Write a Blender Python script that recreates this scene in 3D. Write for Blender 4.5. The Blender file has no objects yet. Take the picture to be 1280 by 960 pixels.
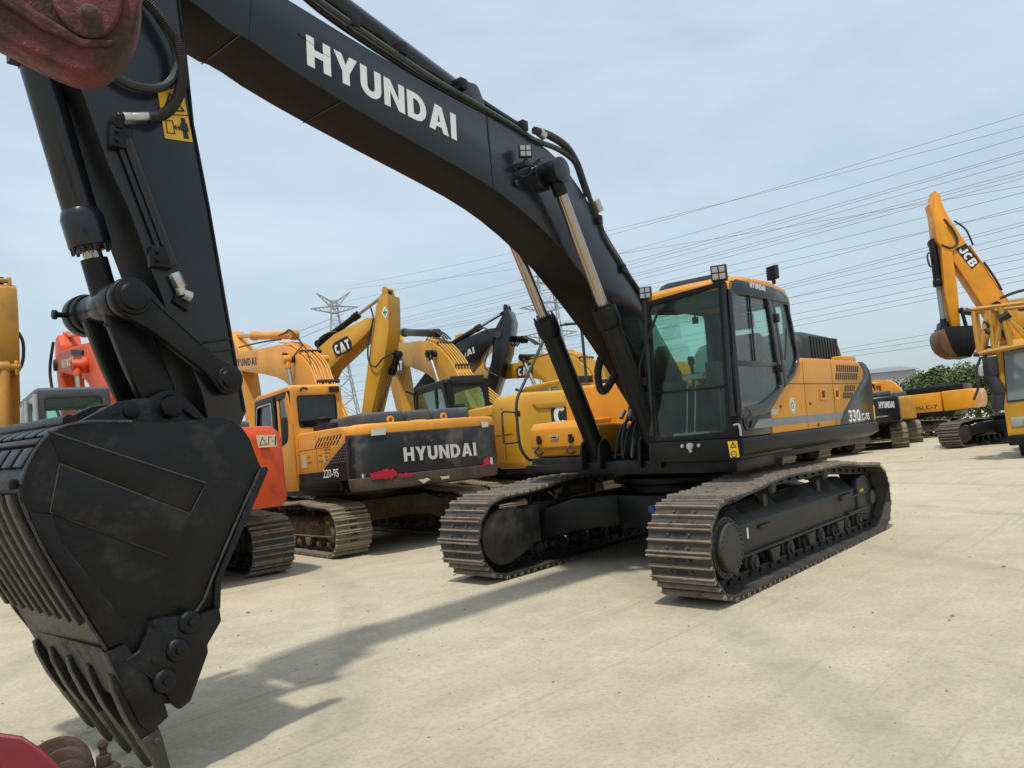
import bpy, bmesh, math, random
from mathutils import Vector, Matrix
random.seed(7)
R = math.radians
scene = bpy.context.scene
COL = scene.collection

# ------------------------------------------------------------------ camera
CF, YAW, PIT, ROL = 959.34, -2.423872, 0.083145, -0.098420
CP = Vector((8.3072, 4.7240, 1.4490))
fw = Vector((math.cos(PIT)*math.cos(YAW), math.cos(PIT)*math.sin(YAW), math.sin(PIT)))
rt = fw.cross(Vector((0, 0, 1))).normalized(); up = rt.cross(fw)
r2 = math.cos(ROL)*rt + math.sin(ROL)*up
u2 = -math.sin(ROL)*rt + math.cos(ROL)*up
cd = bpy.data.cameras.new('camera'); cam = bpy.data.objects.new('camera', cd); COL.objects.link(cam)
cam.matrix_world = Matrix(((r2.x, u2.x, -fw.x, CP.x), (r2.y, u2.y, -fw.y, CP.y), (r2.z, u2.z, -fw.z, CP.z), (0, 0, 0, 1)))
cd.sensor_width = 36; cd.lens = 36*CF/1280; cd.clip_start = .05; cd.clip_end = 3000
scene.camera = cam

def onplane(M, px, py, ax, v):
    """the point of plane local[ax]=v of a machine (matrix M) seen at photo pixel px,py: used to measure outlines"""
    Mi = M.inverted(); o = Mi @ CP
    d = Mi.to_3x3() @ (fw*CF + (px-640)*r2 - (py-480)*u2)
    return o + d*((v-o[ax])/d[ax])

# ------------------------------------------------------------------ materials
MATS = {}
def newmat(name):
    m = bpy.data.materials.new(name); m.use_nodes = True
    nt = m.node_tree; return m, nt, nt.nodes['Principled BSDF']
def noise(nt, scale, detail=6, rough=.6, vec=None, dist=0):
    n = nt.nodes.new('ShaderNodeTexNoise'); n.inputs['Scale'].default_value = scale
    n.inputs['Detail'].default_value = detail; n.inputs['Roughness'].default_value = rough
    n.inputs['Distortion'].default_value = dist
    if vec is None:
        tc = nt.nodes.new('ShaderNodeTexCoord'); vec = tc.outputs['Object']
    nt.links.new(vec, n.inputs['Vector']); return n
def ramp(nt, src, p0, p1, c0=(0, 0, 0, 1), c1=(1, 1, 1, 1)):
    r = nt.nodes.new('ShaderNodeValToRGB'); r.color_ramp.elements[0].position = p0; r.color_ramp.elements[1].position = p1
    r.color_ramp.elements[0].color = c0; r.color_ramp.elements[1].color = c1
    nt.links.new(src, r.inputs[0]); return r
def mixc(nt, f, a, b):
    m = nt.nodes.new('ShaderNodeMix'); m.data_type = 'RGBA'
    if isinstance(f, (int, float)): m.inputs[0].default_value = f
    else: nt.links.new(f, m.inputs[0])
    for i, c in ((6, a), (7, b)):
        if isinstance(c, tuple): m.inputs[i].default_value = c if len(c) == 4 else (*c, 1)
        else: nt.links.new(c, m.inputs[i])
    return m.outputs[2]
def paint(name, col, rough=.4, dirt=.25, dcol=(.20, .16, .11), coat=0., scale=3., metal=0., bump=.0, thr=.5, spec=.5, var=.12):
    if name in MATS: return MATS[name]
    m, nt, b = newmat(name)
    n1 = noise(nt, scale, 8, .65); n2 = noise(nt, scale*9, 4, .7); n3 = noise(nt, scale*.5, 3, .5)
    base = mixc(nt, ramp(nt, n3.outputs[0], .35, .65).outputs[0], tuple(c*(1-var) for c in col), tuple(min(1, c*(1+var)) for c in col))
    r1 = ramp(nt, n1.outputs[0], thr, thr+.22)
    mm = nt.nodes.new('ShaderNodeMath'); mm.operation = 'MULTIPLY'; nt.links.new(r1.outputs[0], mm.inputs[0]); nt.links.new(n2.outputs[0], mm.inputs[1])
    m2 = nt.nodes.new('ShaderNodeMath'); m2.operation = 'MULTIPLY'; nt.links.new(mm.outputs[0], m2.inputs[0]); m2.inputs[1].default_value = dirt*2
    m2.use_clamp = True
    nt.links.new(mixc(nt, m2.outputs[0], base, dcol), b.inputs['Base Color'])
    ma = nt.nodes.new('ShaderNodeMath'); ma.operation = 'MULTIPLY_ADD'; nt.links.new(n2.outputs[0], ma.inputs[0]); ma.inputs[1].default_value = .22; ma.inputs[2].default_value = rough-.08
    mb = nt.nodes.new('ShaderNodeMath'); mb.operation = 'ADD'; nt.links.new(ma.outputs[0], mb.inputs[0])
    m3 = nt.nodes.new('ShaderNodeMath'); m3.operation = 'MULTIPLY'; nt.links.new(m2.outputs[0], m3.inputs[0]); m3.inputs[1].default_value = .5
    nt.links.new(m3.outputs[0], mb.inputs[1]); mb.use_clamp = True
    nt.links.new(mb.outputs[0], b.inputs['Roughness'])
    b.inputs['Coat Weight'].default_value = coat; b.inputs['Coat Roughness'].default_value = .12
    b.inputs['Metallic'].default_value = metal; b.inputs['Specular IOR Level'].default_value = spec
    if bump:
        bp = nt.nodes.new('ShaderNodeBump'); bp.inputs['Strength'].default_value = bump; bp.inputs['Distance'].default_value = .01
        nt.links.new(n2.outputs[0], bp.inputs['Height']); nt.links.new(bp.outputs[0], b.inputs['Normal'])
    MATS[name] = m; return m
def flat(name, col, rough=.5, metal=0):
    if name in MATS: return MATS[name]
    m, nt, b = newmat(name)
    n = noise(nt, 14, 4); nt.links.new(mixc(nt, n.outputs[0], tuple(c*.85 for c in col), tuple(min(1, c*1.1) for c in col)), b.inputs['Base Color'])
    b.inputs['Roughness'].default_value = rough; b.inputs['Metallic'].default_value = metal
    MATS[name] = m; return m
def glassmat(name, tint=(.5, .62, .56), refl=.9, dust=.04):
    m = bpy.data.materials.new(name); m.use_nodes = True; nt = m.node_tree; nt.nodes.clear()
    out = nt.nodes.new('ShaderNodeOutputMaterial'); t = nt.nodes.new('ShaderNodeBsdfTransparent'); g = nt.nodes.new('ShaderNodeBsdfGlossy')
    t.inputs[0].default_value = (*tint, 1); g.inputs[0].default_value = (1, 1, 1, 1); g.inputs['Roughness'].default_value = .03
    f = nt.nodes.new('ShaderNodeFresnel'); f.inputs[0].default_value = 1.45
    mm = nt.nodes.new('ShaderNodeMath'); mm.operation = 'MULTIPLY_ADD'; nt.links.new(f.outputs[0], mm.inputs[0]); mm.inputs[1].default_value = refl; mm.inputs[2].default_value = .01
    mx = nt.nodes.new('ShaderNodeMixShader'); nt.links.new(mm.outputs[0], mx.inputs[0]); nt.links.new(t.outputs[0], mx.inputs[1]); nt.links.new(g.outputs[0], mx.inputs[2])
    d = nt.nodes.new('ShaderNodeBsdfDiffuse'); d.inputs[0].default_value = (.4, .42, .38, 1)
    n = noise(nt, 2.5, 6, .7); rr = ramp(nt, n.outputs[0], .4, .8, (dust*.3,)*3+(1,), (dust*2.5,)*3+(1,))
    mx2 = nt.nodes.new('ShaderNodeMixShader'); nt.links.new(rr.outputs[0], mx2.inputs[0]); nt.links.new(mx.outputs[0], mx2.inputs[1]); nt.links.new(d.outputs[0], mx2.inputs[2])
    nt.links.new(mx2.outputs[0], out.inputs[0]); return m

BLK = paint('black_paint', (.0105, .0125, .0175), .22, .10, (.045, .042, .038), coat=.1, spec=.40, scale=1.6, thr=.56)
BLK2 = paint('black_paint_worn', (.0055, .006, .0065), .36, .25, (.040, .037, .031), scale=2.6, bump=.12, thr=.52, spec=.27)
BKT = paint('bucket_paint', (.0045, .0048, .0054), .33, .6, (.050, .045, .039), scale=4.2, bump=.6, thr=.52, spec=.30)
ORG = paint('orange_paint', (.64, .262, .012), .36, .10, (.30, .17, .06), coat=.12, spec=.35, scale=2.2, thr=.58)
ORG2 = paint('faded_orange_paint', (.66, .285, .028), .45, .34, (.25, .17, .08), scale=2.6, thr=.5)
YEL = paint('cat_yellow_paint', (.50, .258, .018), .42, .32, (.20, .15, .08), scale=2.4, thr=.5)
YEL2 = paint('dirty_yellow_paint', (.42, .205, .02), .42, .5, (.16, .10, .04), scale=3.2, thr=.46)
RED = paint('red_orange_paint', (.62, .07, .009), .45, .2, (.28, .10, .04), scale=2.4, thr=.52)
FRED = paint('crimson_paint', (.14, .007, .012), .45, 1.0, (.045, .026, .017), scale=9, thr=.36, bump=.5)
FRED2 = paint('bright_crimson_paint', (.17, .008, .02), .45, .4, (.10, .04, .025), scale=14, thr=.5, bump=.2)
RUST = paint('rusty_steel', (.07, .042, .027), .75, .6, (.05, .03, .02), scale=14, bump=.6, thr=.45)
STEEL = paint('track_steel', (.045, .045, .042), .5, .6, (.10, .078, .056), scale=7, bump=.5, thr=.42, metal=.25)
EDGE = paint('grouser_edge', (.27, .235, .185), .5, .75, (.14, .085, .055), scale=9, bump=.4, thr=.44, metal=.3)
STEEL2 = paint('dusty_track_steel', (.17, .148, .11), .7, .7, (.11, .08, .05), scale=7, bump=.5, thr=.45)
EDGE2 = paint('dusty_grouser_edge', (.34, .29, .20), .65, .6, (.22, .13, .07), scale=9, bump=.4, thr=.5)
FRAME = paint('undercarriage_paint', (.020, .0195, .018), .5, .6, (.085, .076, .06), scale=3, bump=.3, thr=.44)
FRAME2 = paint('muddy_frame', (.17, .12, .075), .75, .7, (.07, .045, .03), scale=4, bump=.4, thr=.45)
DARK = paint('dark_metal', (.007, .007, .007), .55, .3, (.05, .045, .035), scale=4)
RUB = paint('black_rubber', (.016, .016, .017), .5, .35, (.06, .055, .05), scale=6, bump=.15)
GRAY = paint('slate_grey_hood', (.055, .068, .072), .5, .5, (.13, .13, .12), scale=3.5, thr=.45)
LGRAY = paint('light_grey_paint', (.34, .36, .37), .5, .35, (.2, .19, .17), scale=3.5)
STRIPE = flat('grey_stripe', (.19, .20, .20), .4)
CHROME = flat('chrome_rod', (.42, .37, .33), .18, .9)
ZINC = flat('zinc_fitting', (.5, .5, .47), .35, .8)
WHITE = flat('white_decal', (.72, .73, .73), .45)
DWHITE = flat('dull_white_decal', (.55, .54, .5), .6)
BLACKD = flat('black_decal', (.012, .012, .012), .5)
YELD = flat('yellow_decal', (.72, .42, .02), .45)
CREAM = flat('cream_decal', (.6, .5, .33), .5)
REDD = flat('red_decal', (.45, .03, .03), .5)
CRIM = flat('crimson_scrape', (.42, .012, .03), .5)
GREEND = flat('green_decal', (.03, .22, .12), .5)
BLUED = flat('blue_decal', (.02, .08, .4), .5)
SEATM = paint('seat_fabric', (.24, .035, .028), .8, .2, (.1, .08, .06))
SEATB = paint('dark_seat_fabric', (.03, .028, .027), .8, .2, (.1, .08, .06))
GREENM = paint('dark_green_tube', (.02, .03, .024), .3, .3, (.07, .07, .05))
BROWNP = paint('brown_underside', (.03, .017, .012), .5, .4, (.06, .04, .03))
LENS = flat('lamp_lens', (.42, .43, .44), .15, .7)
LENSD = flat('lamp_reflector', (.30, .31, .31), .15, .8)
GLASS = glassmat('cab_glass', (.78, .92, .86), .3, .012)
GLASSD = glassmat('dark_cab_glass', (.25, .30, .28), 1.0, .03)
GLASSM = glassmat('door_glass', (.84, .88, .86), .25, .006)

# ------------------------------------------------------------------ mesh builder
def vax(ax, a, b, t):
    return {'x': Vector((t, a, b)), 'y': Vector((a, t, b)), 'z': Vector((a, b, t))}[ax]
KEEP = {'grille_slots', 'grille_mesh', 'hood_slots', 'pictogram', 'weld_and_highlight_bead', 'panel_gap', 'crown', 'trunk', 'loose_gravel', 'lattice_jib', 'pylon', 'green_cross', 'sticker_print', 'track_chain', 'work_lamp', 'wear_strip', 'cutter_bolt_set'}
class MB:
    def __init__(s): s.bm = bmesh.new(); s.mi = 0
    def _f(s, vs):
        try:
            f = s.bm.faces.new(vs); f.material_index = s.mi; return f
        except ValueError: return None
    def box(s, a, b, M=None):
        x0, y0, z0 = a; x1, y1, z1 = b
        P = [Vector(p) for p in ((x0, y0, z0), (x1, y0, z0), (x1, y1, z0), (x0, y1, z0), (x0, y0, z1), (x1, y0, z1), (x1, y1, z1), (x0, y1, z1))]
        if M: P = [M @ p for p in P]
        v = [s.bm.verts.new(p) for p in P]
        for q in ((0, 3, 2, 1), (4, 5, 6, 7), (0, 1, 5, 4), (1, 2, 6, 5), (2, 3, 7, 6), (3, 0, 4, 7)): s._f([v[i] for i in q])
        return s
    def prism(s, pts, ax, a, b):
        A = [s.bm.verts.new(vax(ax, p[0], p[1], a)) for p in pts]; B = [s.bm.verts.new(vax(ax, p[0], p[1], b)) for p in pts]
        s._f(A); s._f(B[::-1]); n = len(pts)
        for i in range(n): s._f([A[i], B[i], B[(i+1) % n], A[(i+1) % n]])
        return s
    def loft(s, rings, caps=True, closed=True):
        V = [[s.bm.verts.new(Vector(p)) for p in r] for r in rings]; n = len(V[0])
        for i in range(len(V)-1):
            for j in range(n if closed else n-1): s._f([V[i][j], V[i][(j+1) % n], V[i+1][(j+1) % n], V[i+1][j]])
        if caps: s._f(V[0][::-1]); s._f(V[-1])
        return s
    def ring(s, outer, inner, ax, a, b):
        n = len(outer)
        O1 = [s.bm.verts.new(vax(ax, *p, a)) for p in outer]; I1 = [s.bm.verts.new(vax(ax, *p, a)) for p in inner]
        O2 = [s.bm.verts.new(vax(ax, *p, b)) for p in outer]; I2 = [s.bm.verts.new(vax(ax, *p, b)) for p in inner]
        for i in range(n):
            j = (i+1) % n
            s._f([O1[i], O1[j], I1[j], I1[i]]); s._f([O2[j], O2[i], I2[i], I2[j]])
            s._f([O1[j], O1[i], O2[i], O2[j]]); s._f([I1[i], I1[j], I2[j], I2[i]])
        return s
    def cyl(s, p0, p1, r0, r1=None, n=20):
        p0 = Vector(p0); p1 = Vector(p1); r1 = r0 if r1 is None else r1
        d = (p1-p0).normalized(); a = d.orthogonal().normalized(); b = d.cross(a)
        rings = [[p+(a*math.cos(t*2*math.pi/n)+b*math.sin(t*2*math.pi/n))*r for t in range(n)] for p, r in ((p0, r0), (p1, r1))]
        return s.loft(rings)
    def lathe(s, p0, p1, prof, n=24):
        p0 = Vector(p0); p1 = Vector(p1); d = (p1-p0).normalized(); a = d.orthogonal().normalized(); b = d.cross(a)
        return s.loft([[p0+(p1-p0)*t+(a*math.cos(k*2*math.pi/n)+b*math.sin(k*2*math.pi/n))*r for k in range(n)] for t, r in prof])
    def tube(s, pts, r, n=8, smooth=True, ribs=0):
        P = [Vector(p) for p in pts]
        if smooth and len(P) > 2:
            Q = []; m = 6
            for i in range(len(P)-1):
                p0 = P[max(i-1, 0)]; p1 = P[i]; p2 = P[i+1]; p3 = P[min(i+2, len(P)-1)]
                for k in range(m):
                    t = k/m; Q.append(.5*((2*p1)+(-p0+p2)*t+(2*p0-5*p1+4*p2-p3)*t*t+(-p0+3*p1-3*p2+p3)*t**3))
            Q.append(P[-1]); P = Q
        if ribs:
            L = [0]
            for i in range(1, len(P)): L.append(L[-1]+(P[i]-P[i-1]).length)
            N = int(L[-1]/ribs)*2; Q = []; j = 0
            for k in range(N+1):
                t = L[-1]*k/N
                while j < len(P)-2 and L[j+1] < t: j += 1
                Q.append(P[j].lerp(P[j+1], (t-L[j])/max(L[j+1]-L[j], 1e-6)))
            P = Q
        rings = []; pa = None
        for i, p in enumerate(P):
            d = (P[min(i+1, len(P)-1)]-P[max(i-1, 0)]).normalized()
            a = d.orthogonal().normalized() if pa is None else (pa-d*pa.dot(d)).normalized()
            pa = a; b = d.cross(a); rr = r*(1.0 if not ribs or i % 2 else .84)
            rings.append([p+(a*math.cos(k*2*math.pi/n)+b*math.sin(k*2*math.pi/n))*rr for k in range(n)])
        return s.loft(rings)
    def clusters(s):
        s.bm.verts.ensure_lookup_table(); s.bm.verts.index_update(); seen = set(); comps = []
        for v in s.bm.verts:
            if v.index in seen: continue
            st = [v]; seen.add(v.index); vs = []
            while st:
                a = st.pop(); vs.append(a)
                for e in a.link_edges:
                    c = e.other_vert(a)
                    if c.index not in seen: seen.add(c.index); st.append(c)
            fs = list({f for a in vs for f in a.link_faces})
            if not fs: continue
            lo = [min(a.co[i] for a in vs)-.006 for i in range(3)]; hi = [max(a.co[i] for a in vs)+.006 for i in range(3)]
            comps.append([fs, lo, hi])
        ch = True
        while ch:
            ch = False
            for i in range(len(comps)):
                for j in range(i+1, len(comps)):
                    A, B = comps[i], comps[j]
                    if all(A[1][k] <= B[2][k] and B[1][k] <= A[2][k] for k in range(3)):
                        A[0] += B[0]; A[1] = [min(a, b) for a, b in zip(A[1], B[1])]; A[2] = [max(a, b) for a, b in zip(A[2], B[2])]
                        comps.pop(j); ch = True; break
                if ch: break
        return [c[0] for c in comps]
    def mesh(s, mats, bevel=0, smooth=True, seg=2):
        bm = s.bm
        bmesh.ops.recalc_face_normals(bm, faces=bm.faces)
        if bevel:
            es = [e for e in bm.edges if len(e.link_faces) == 2 and e.calc_face_angle(0) > R(28)]
            if es:
                bmesh.ops.bevel(bm, geom=es, offset=bevel, segments=seg, affect='EDGES', clamp_overlap=True, profile=.5)
        me = bpy.data.meshes.new('m'); bm.to_mesh(me); bm.free()
        for m in (mats if isinstance(mats, (list, tuple)) else [mats]): me.materials.append(m)
        if smooth:
            me.shade_smooth(); me.set_sharp_from_angle(angle=R(32))
        return me
    def build(s, name, mats, parent=None, bevel=0, smooth=True, seg=2, label=None):
        if name not in KEEP:
            g = s.clusters()
            if 1 < len(g) < 60:
                first = None
                for fs in g:
                    q = MB(); vm = {}
                    for f in fs:
                        nf = q.bm.faces.new([vm.setdefault(v, None) or vm.__setitem__(v, q.bm.verts.new(v.co)) or vm[v] for v in f.verts]); nf.material_index = f.material_index
                    o = obj(name, q.mesh(mats, bevel, smooth, seg), parent, label); first = first or o
                s.bm.free(); return first
        return obj(name, s.mesh(mats, bevel, smooth, seg), parent, label)
def obj(name, me, parent=None, label=None):
    o = bpy.data.objects.new(name, me); COL.objects.link(o); o.parent = parent
    if label: o['label'] = label
    return o
def tag(o, label, cat, group=None):
    o['label'] = label; o['category'] = cat
    if group: o['group'] = group
    return o
def thing(name, label, cat, M, group=None):
    o = bpy.data.objects.new(name, None); COL.objects.link(o); o.matrix_world = M; o.empty_display_size = .2
    return tag(o, label, cat, group)
def copy_tree(o, parent=None):
    c = o.copy(); COL.objects.link(c); c.parent = parent
    for ch in list(o.children): copy_tree(ch, c)
    return c

def rp(pts, rad, n=4):
    """rounded polygon, n+1 points per corner"""
    out = []; N = len(pts)
    for i in range(N):
        p = Vector(pts[i]); a = Vector(pts[i-1])-p; b = Vector(pts[(i+1) % N])-p
        r = rad[i] if isinstance(rad, (list, tuple)) else rad
        r = min(r, a.length*.48, b.length*.48)
        A = p+a.normalized()*r; B = p+b.normalized()*r
        for k in range(n+1):
            t = k/n; out.append(tuple(A*(1-t)**2+p*2*t*(1-t)+B*t*t))
    return out
def rect(x0, y0, x1, y1): return [(x0, y0), (x1, y0), (x1, y1), (x0, y1)]
def chaikin(pts, closed=True):
    o = []; n = len(pts)
    for i in range(n if closed else n-1):
        a = Vector(pts[i]); b = Vector(pts[(i+1) % n]); o += [tuple(a*.75+b*.25), tuple(a*.25+b*.75)]
    return o

# ------------------------------------------------------------------ lettering
def arc(cx, cy, rx, ry, a0, a1, n=10): return [(cx+rx*math.cos(R(a0+(a1-a0)*k/n)), cy+ry*math.sin(R(a0+(a1-a0)*k/n))) for k in range(n+1)]
S = .27
GL = {
 'H': (.86, [[(0, 0), (S, 0), (S, .39), (.86-S, .39), (.86-S, 0), (.86, 0), (.86, 1), (.86-S, 1), (.86-S, .62), (S, .62), (S, 1), (0, 1)]]),
 'Y': (.9, [[(.45-S/2, 0), (.45+S/2, 0), (.45+S/2, .4), (.9, 1), (.6, 1), (.45, .66), (.3, 1), (0, 1), (.45-S/2, .4)]]),
 'U': (.84, [[(0, 1)]+arc(.42, .36, .42, .38, 180, 360)+[(.84, 1), (.84-S, 1)]+arc(.42, .36, .42-S, .15, 360, 180)+[(S, 1)]]),
 'N': (.88, [[(0, 0), (S*.95, 0), (S*.95, .6), (.88-S*.97, 0), (.88, 0), (.88, 1), (.88-S*.95, 1), (.88-S*.95, .4), (S*.97, 1), (0, 1)]]),
 'D': (.86, [[(0, 0)]+arc(.38, .5, .48, .5, -90, 90)+[(0, 1)], [(S, .22)]+arc(.38, .5, .48-S, .28, -90, 90)+[(S, .78)]]),
 'A': (.94, [[(0, 0), (.28, 0), (.34, .19), (.60, .19), (.66, 0), (.94, 0), (.63, 1), (.31, 1)], [(.40, .38), (.54, .38), (.47, .68)]]),
 'I': (S, [[(0, 0), (S, 0), (S, 1), (0, 1)]]),
 'T': (.74, [[(.37-S/2, 0), (.37+S/2, 0), (.37+S/2, .77), (.74, .77), (.74, 1), (0, 1), (0, .77), (.37-S/2, .77)]]),
 'C': (.8, [arc(.42, .5, .42, .5, 42, 318, 22)+arc(.42, .5, .42-S, .27, 312, 48, 22)]),
 'J': (.66, [[(.66, 1)]+[(.66, .34)]+arc(.33, .34, .33, .34, 0, -180)+[(S*.9, .34)]+arc(.33, .34, .33-S*.9, .13, 180, 360)[1:-1][::1]+[(.66-S, .34), (.66-S, 1)]]),
 'B': (.82, [[(0, 0)]+arc(.5, .27, .32, .27, -90, 62)+arc(.48, .75, .29, .25, -48, 90)+[(0, 1)], rect(S, .19, .5, .40), rect(S, .6, .48, .81)]),
 'L': (.62, [[(0, 0), (.62, 0), (.62, .23), (S, .23), (S, 1), (0, 1)]]),
}
def glyph_text(txt, gap=.13):
    cu = bpy.data.curves.new('t', 'CURVE'); cu.dimensions = '2D'; cu.fill_mode = 'BOTH'; x = 0
    for ch in txt:
        w, polys = GL[ch]
        for p in polys:
            sp = cu.splines.new('POLY'); sp.points.add(len(p)-1); sp.use_cyclic_u = True
            for i, q in enumerate(p): sp.points[i].co = (q[0]+x, q[1], 0, 1)
        x += w+gap
    return cu, x-gap
def text(txt, parent, org, xd, upd, h, mat, width=None, name='lettering', ext=.0015, custom=None, bold=.02, shear=0, gap=.13, label=None):
    custom = all(c in GL for c in txt) if custom is None else custom
    if custom:
        cu, w = glyph_text(txt, gap)
    else:
        cu = bpy.data.curves.new('t', 'FONT'); cu.body = txt; cu.offset = bold; cu.size = 1.38; cu.resolution_u = 3; w = None
    tmp = bpy.data.objects.new('t', cu); COL.objects.link(tmp)
    dg = bpy.context.evaluated_depsgraph_get(); me = bpy.data.meshes.new_from_object(tmp.evaluated_get(dg)); bpy.data.objects.remove(tmp)
    if w is None: w = max(v.co.x for v in me.vertices)
    sx = (width/w) if width else h
    X = Vector(xd).normalized(); U = Vector(upd).normalized(); N = X.cross(U).normalized(); org = Vector(org)
    for v in me.vertices:
        c = v.co; v.co = org+X*((c.x+shear*c.y)*sx)+U*(c.y*h)
    bm = bmesh.new(); bm.from_mesh(me)
    g = bmesh.ops.extrude_face_region(bm, geom=bm.faces[:])
    for v in g['geom']:
        if isinstance(v, bmesh.types.BMVert): v.co += N*ext
    bmesh.ops.recalc_face_normals(bm, faces=bm.faces); bm.to_mesh(me); bm.free()
    me.materials.clear(); me.materials.append(mat)
    return obj(name, me, parent, label)
def decal(parent, name, pts, ax, v, mat, t=.002, label=None):
    """thin sticker: polygon standing t proud of plane ax=v (t may be negative)"""
    return MB().prism(pts, ax, v, v+t).build(name, mat, parent, smooth=False, label=label)

# ------------------------------------------------------------------ undercarriage
def track_path(xs, xi, zs, zi, Rs, Ri, sag):
    """closed loop of plate-surface points, counter-clockwise seen from +y... start at sprocket bottom"""
    P = []
    for k in range(0, 13):  # front wheel, from bottom (-90) to top (90)
        a = R(-90+180*k/12); P.append((xs+Rs*math.cos(a), zs+Rs*math.sin(a)))
    n = len(sag)
    for x, z in sag: P.append((x, z))
    for k in range(0, 13):
        a = R(90+180*k/12); P.append((xi+Ri*math.cos(a), zi+Ri*math.sin(a)))
    return P
def chain_mesh(P, N, w, detail, mats, gh=.028):
    L = [0]; n = len(P)
    Q = [Vector(p) for p in P]+[Vector(P[0])]
    for i in range(n): L.append(L[-1]+(Q[i+1]-Q[i]).length)
    T = L[-1]; pitch = T/N
    def at(t):
        t %= T; j = 0
        while L[j+1] < t: j += 1
        return Q[j].lerp(Q[j+1], (t-L[j])/max(1e-9, L[j+1]-L[j]))
    b = MB(); rnd = random.Random(3)
    for k in range(N):
        a = at(k*pitch); c = at(k*pitch+pitch*.96); mid = (a+c)/2; d = (c-a).normalized(); nrm = Vector((d.y, -d.x))  # outward for ccw loop
        hp = pitch*.485
        def pt(u, v, y): q = mid+d*u+nrm*v; return Vector((q.x, y, q.y))
        def bx(u0, u1, v0, v1, y0, y1):
            vs = [b.bm.verts.new(pt(u, v, y)) for u, v, y in ((u0, v0, y0), (u1, v0, y0), (u1, v1, y0), (u0, v1, y0), (u0, v0, y1), (u1, v0, y1), (u1, v1, y1), (u0, v1, y1))]
            for q in ((0, 3, 2, 1), (4, 5, 6, 7), (0, 1, 5, 4), (1, 2, 6, 5), (2, 3, 7, 6), (3, 0, 4, 7)): b._f([vs[i] for i in q])
        j = rnd.uniform(-.003, .003)
        b.mi = 0; bx(-hp, hp, -.028, -.008+j*.3, -w/2+j, w/2+j)
        b.mi = 1
        for u in ((-hp+.012, 0, hp-.012) if detail > 0 else (-hp+.014, hp-.014)):
            t = .008; h = gh if abs(u) > .01 else gh*.85
            vs = []
            for y in (-w/2+j, w/2+j):
                for uu, vv in ((u-t*1.7, -.0075), (u+t*1.7, -.0075), (u+t*.7, h), (u-t*.7, h)): vs.append(b.bm.verts.new(pt(uu, vv, y)))
            for q in ((0, 3, 2, 1), (4, 5, 6, 7), (0, 1, 5, 4), (1, 2, 6, 5), (2, 3, 7, 6), (3, 0, 4, 7)): b._f([vs[i] for i in q])
        if detail > 1:
            b.mi = 2
            for uo in (-hp*.5, hp*.5):
                bx(uo-.016, uo+.016, -.009, -.0045, -.055, .055)
                for y in (-.1, .1):
                    b.mi = 0; b.cyl(pt(uo, -.01, y), pt(uo, .008, y), .014, n=6); b.mi = 2
        b.mi = 2
        for y in (-.085, .085): bx(-hp*1.02, hp*1.02, -.115, -.026, y-.02, y+.02)
        if detail: b.cyl(pt(hp, -.075, -.13), pt(hp, -.075, .13), .022, n=8)
    return b.mesh([mats[0], mats[1], DARK], smooth=True)

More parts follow.
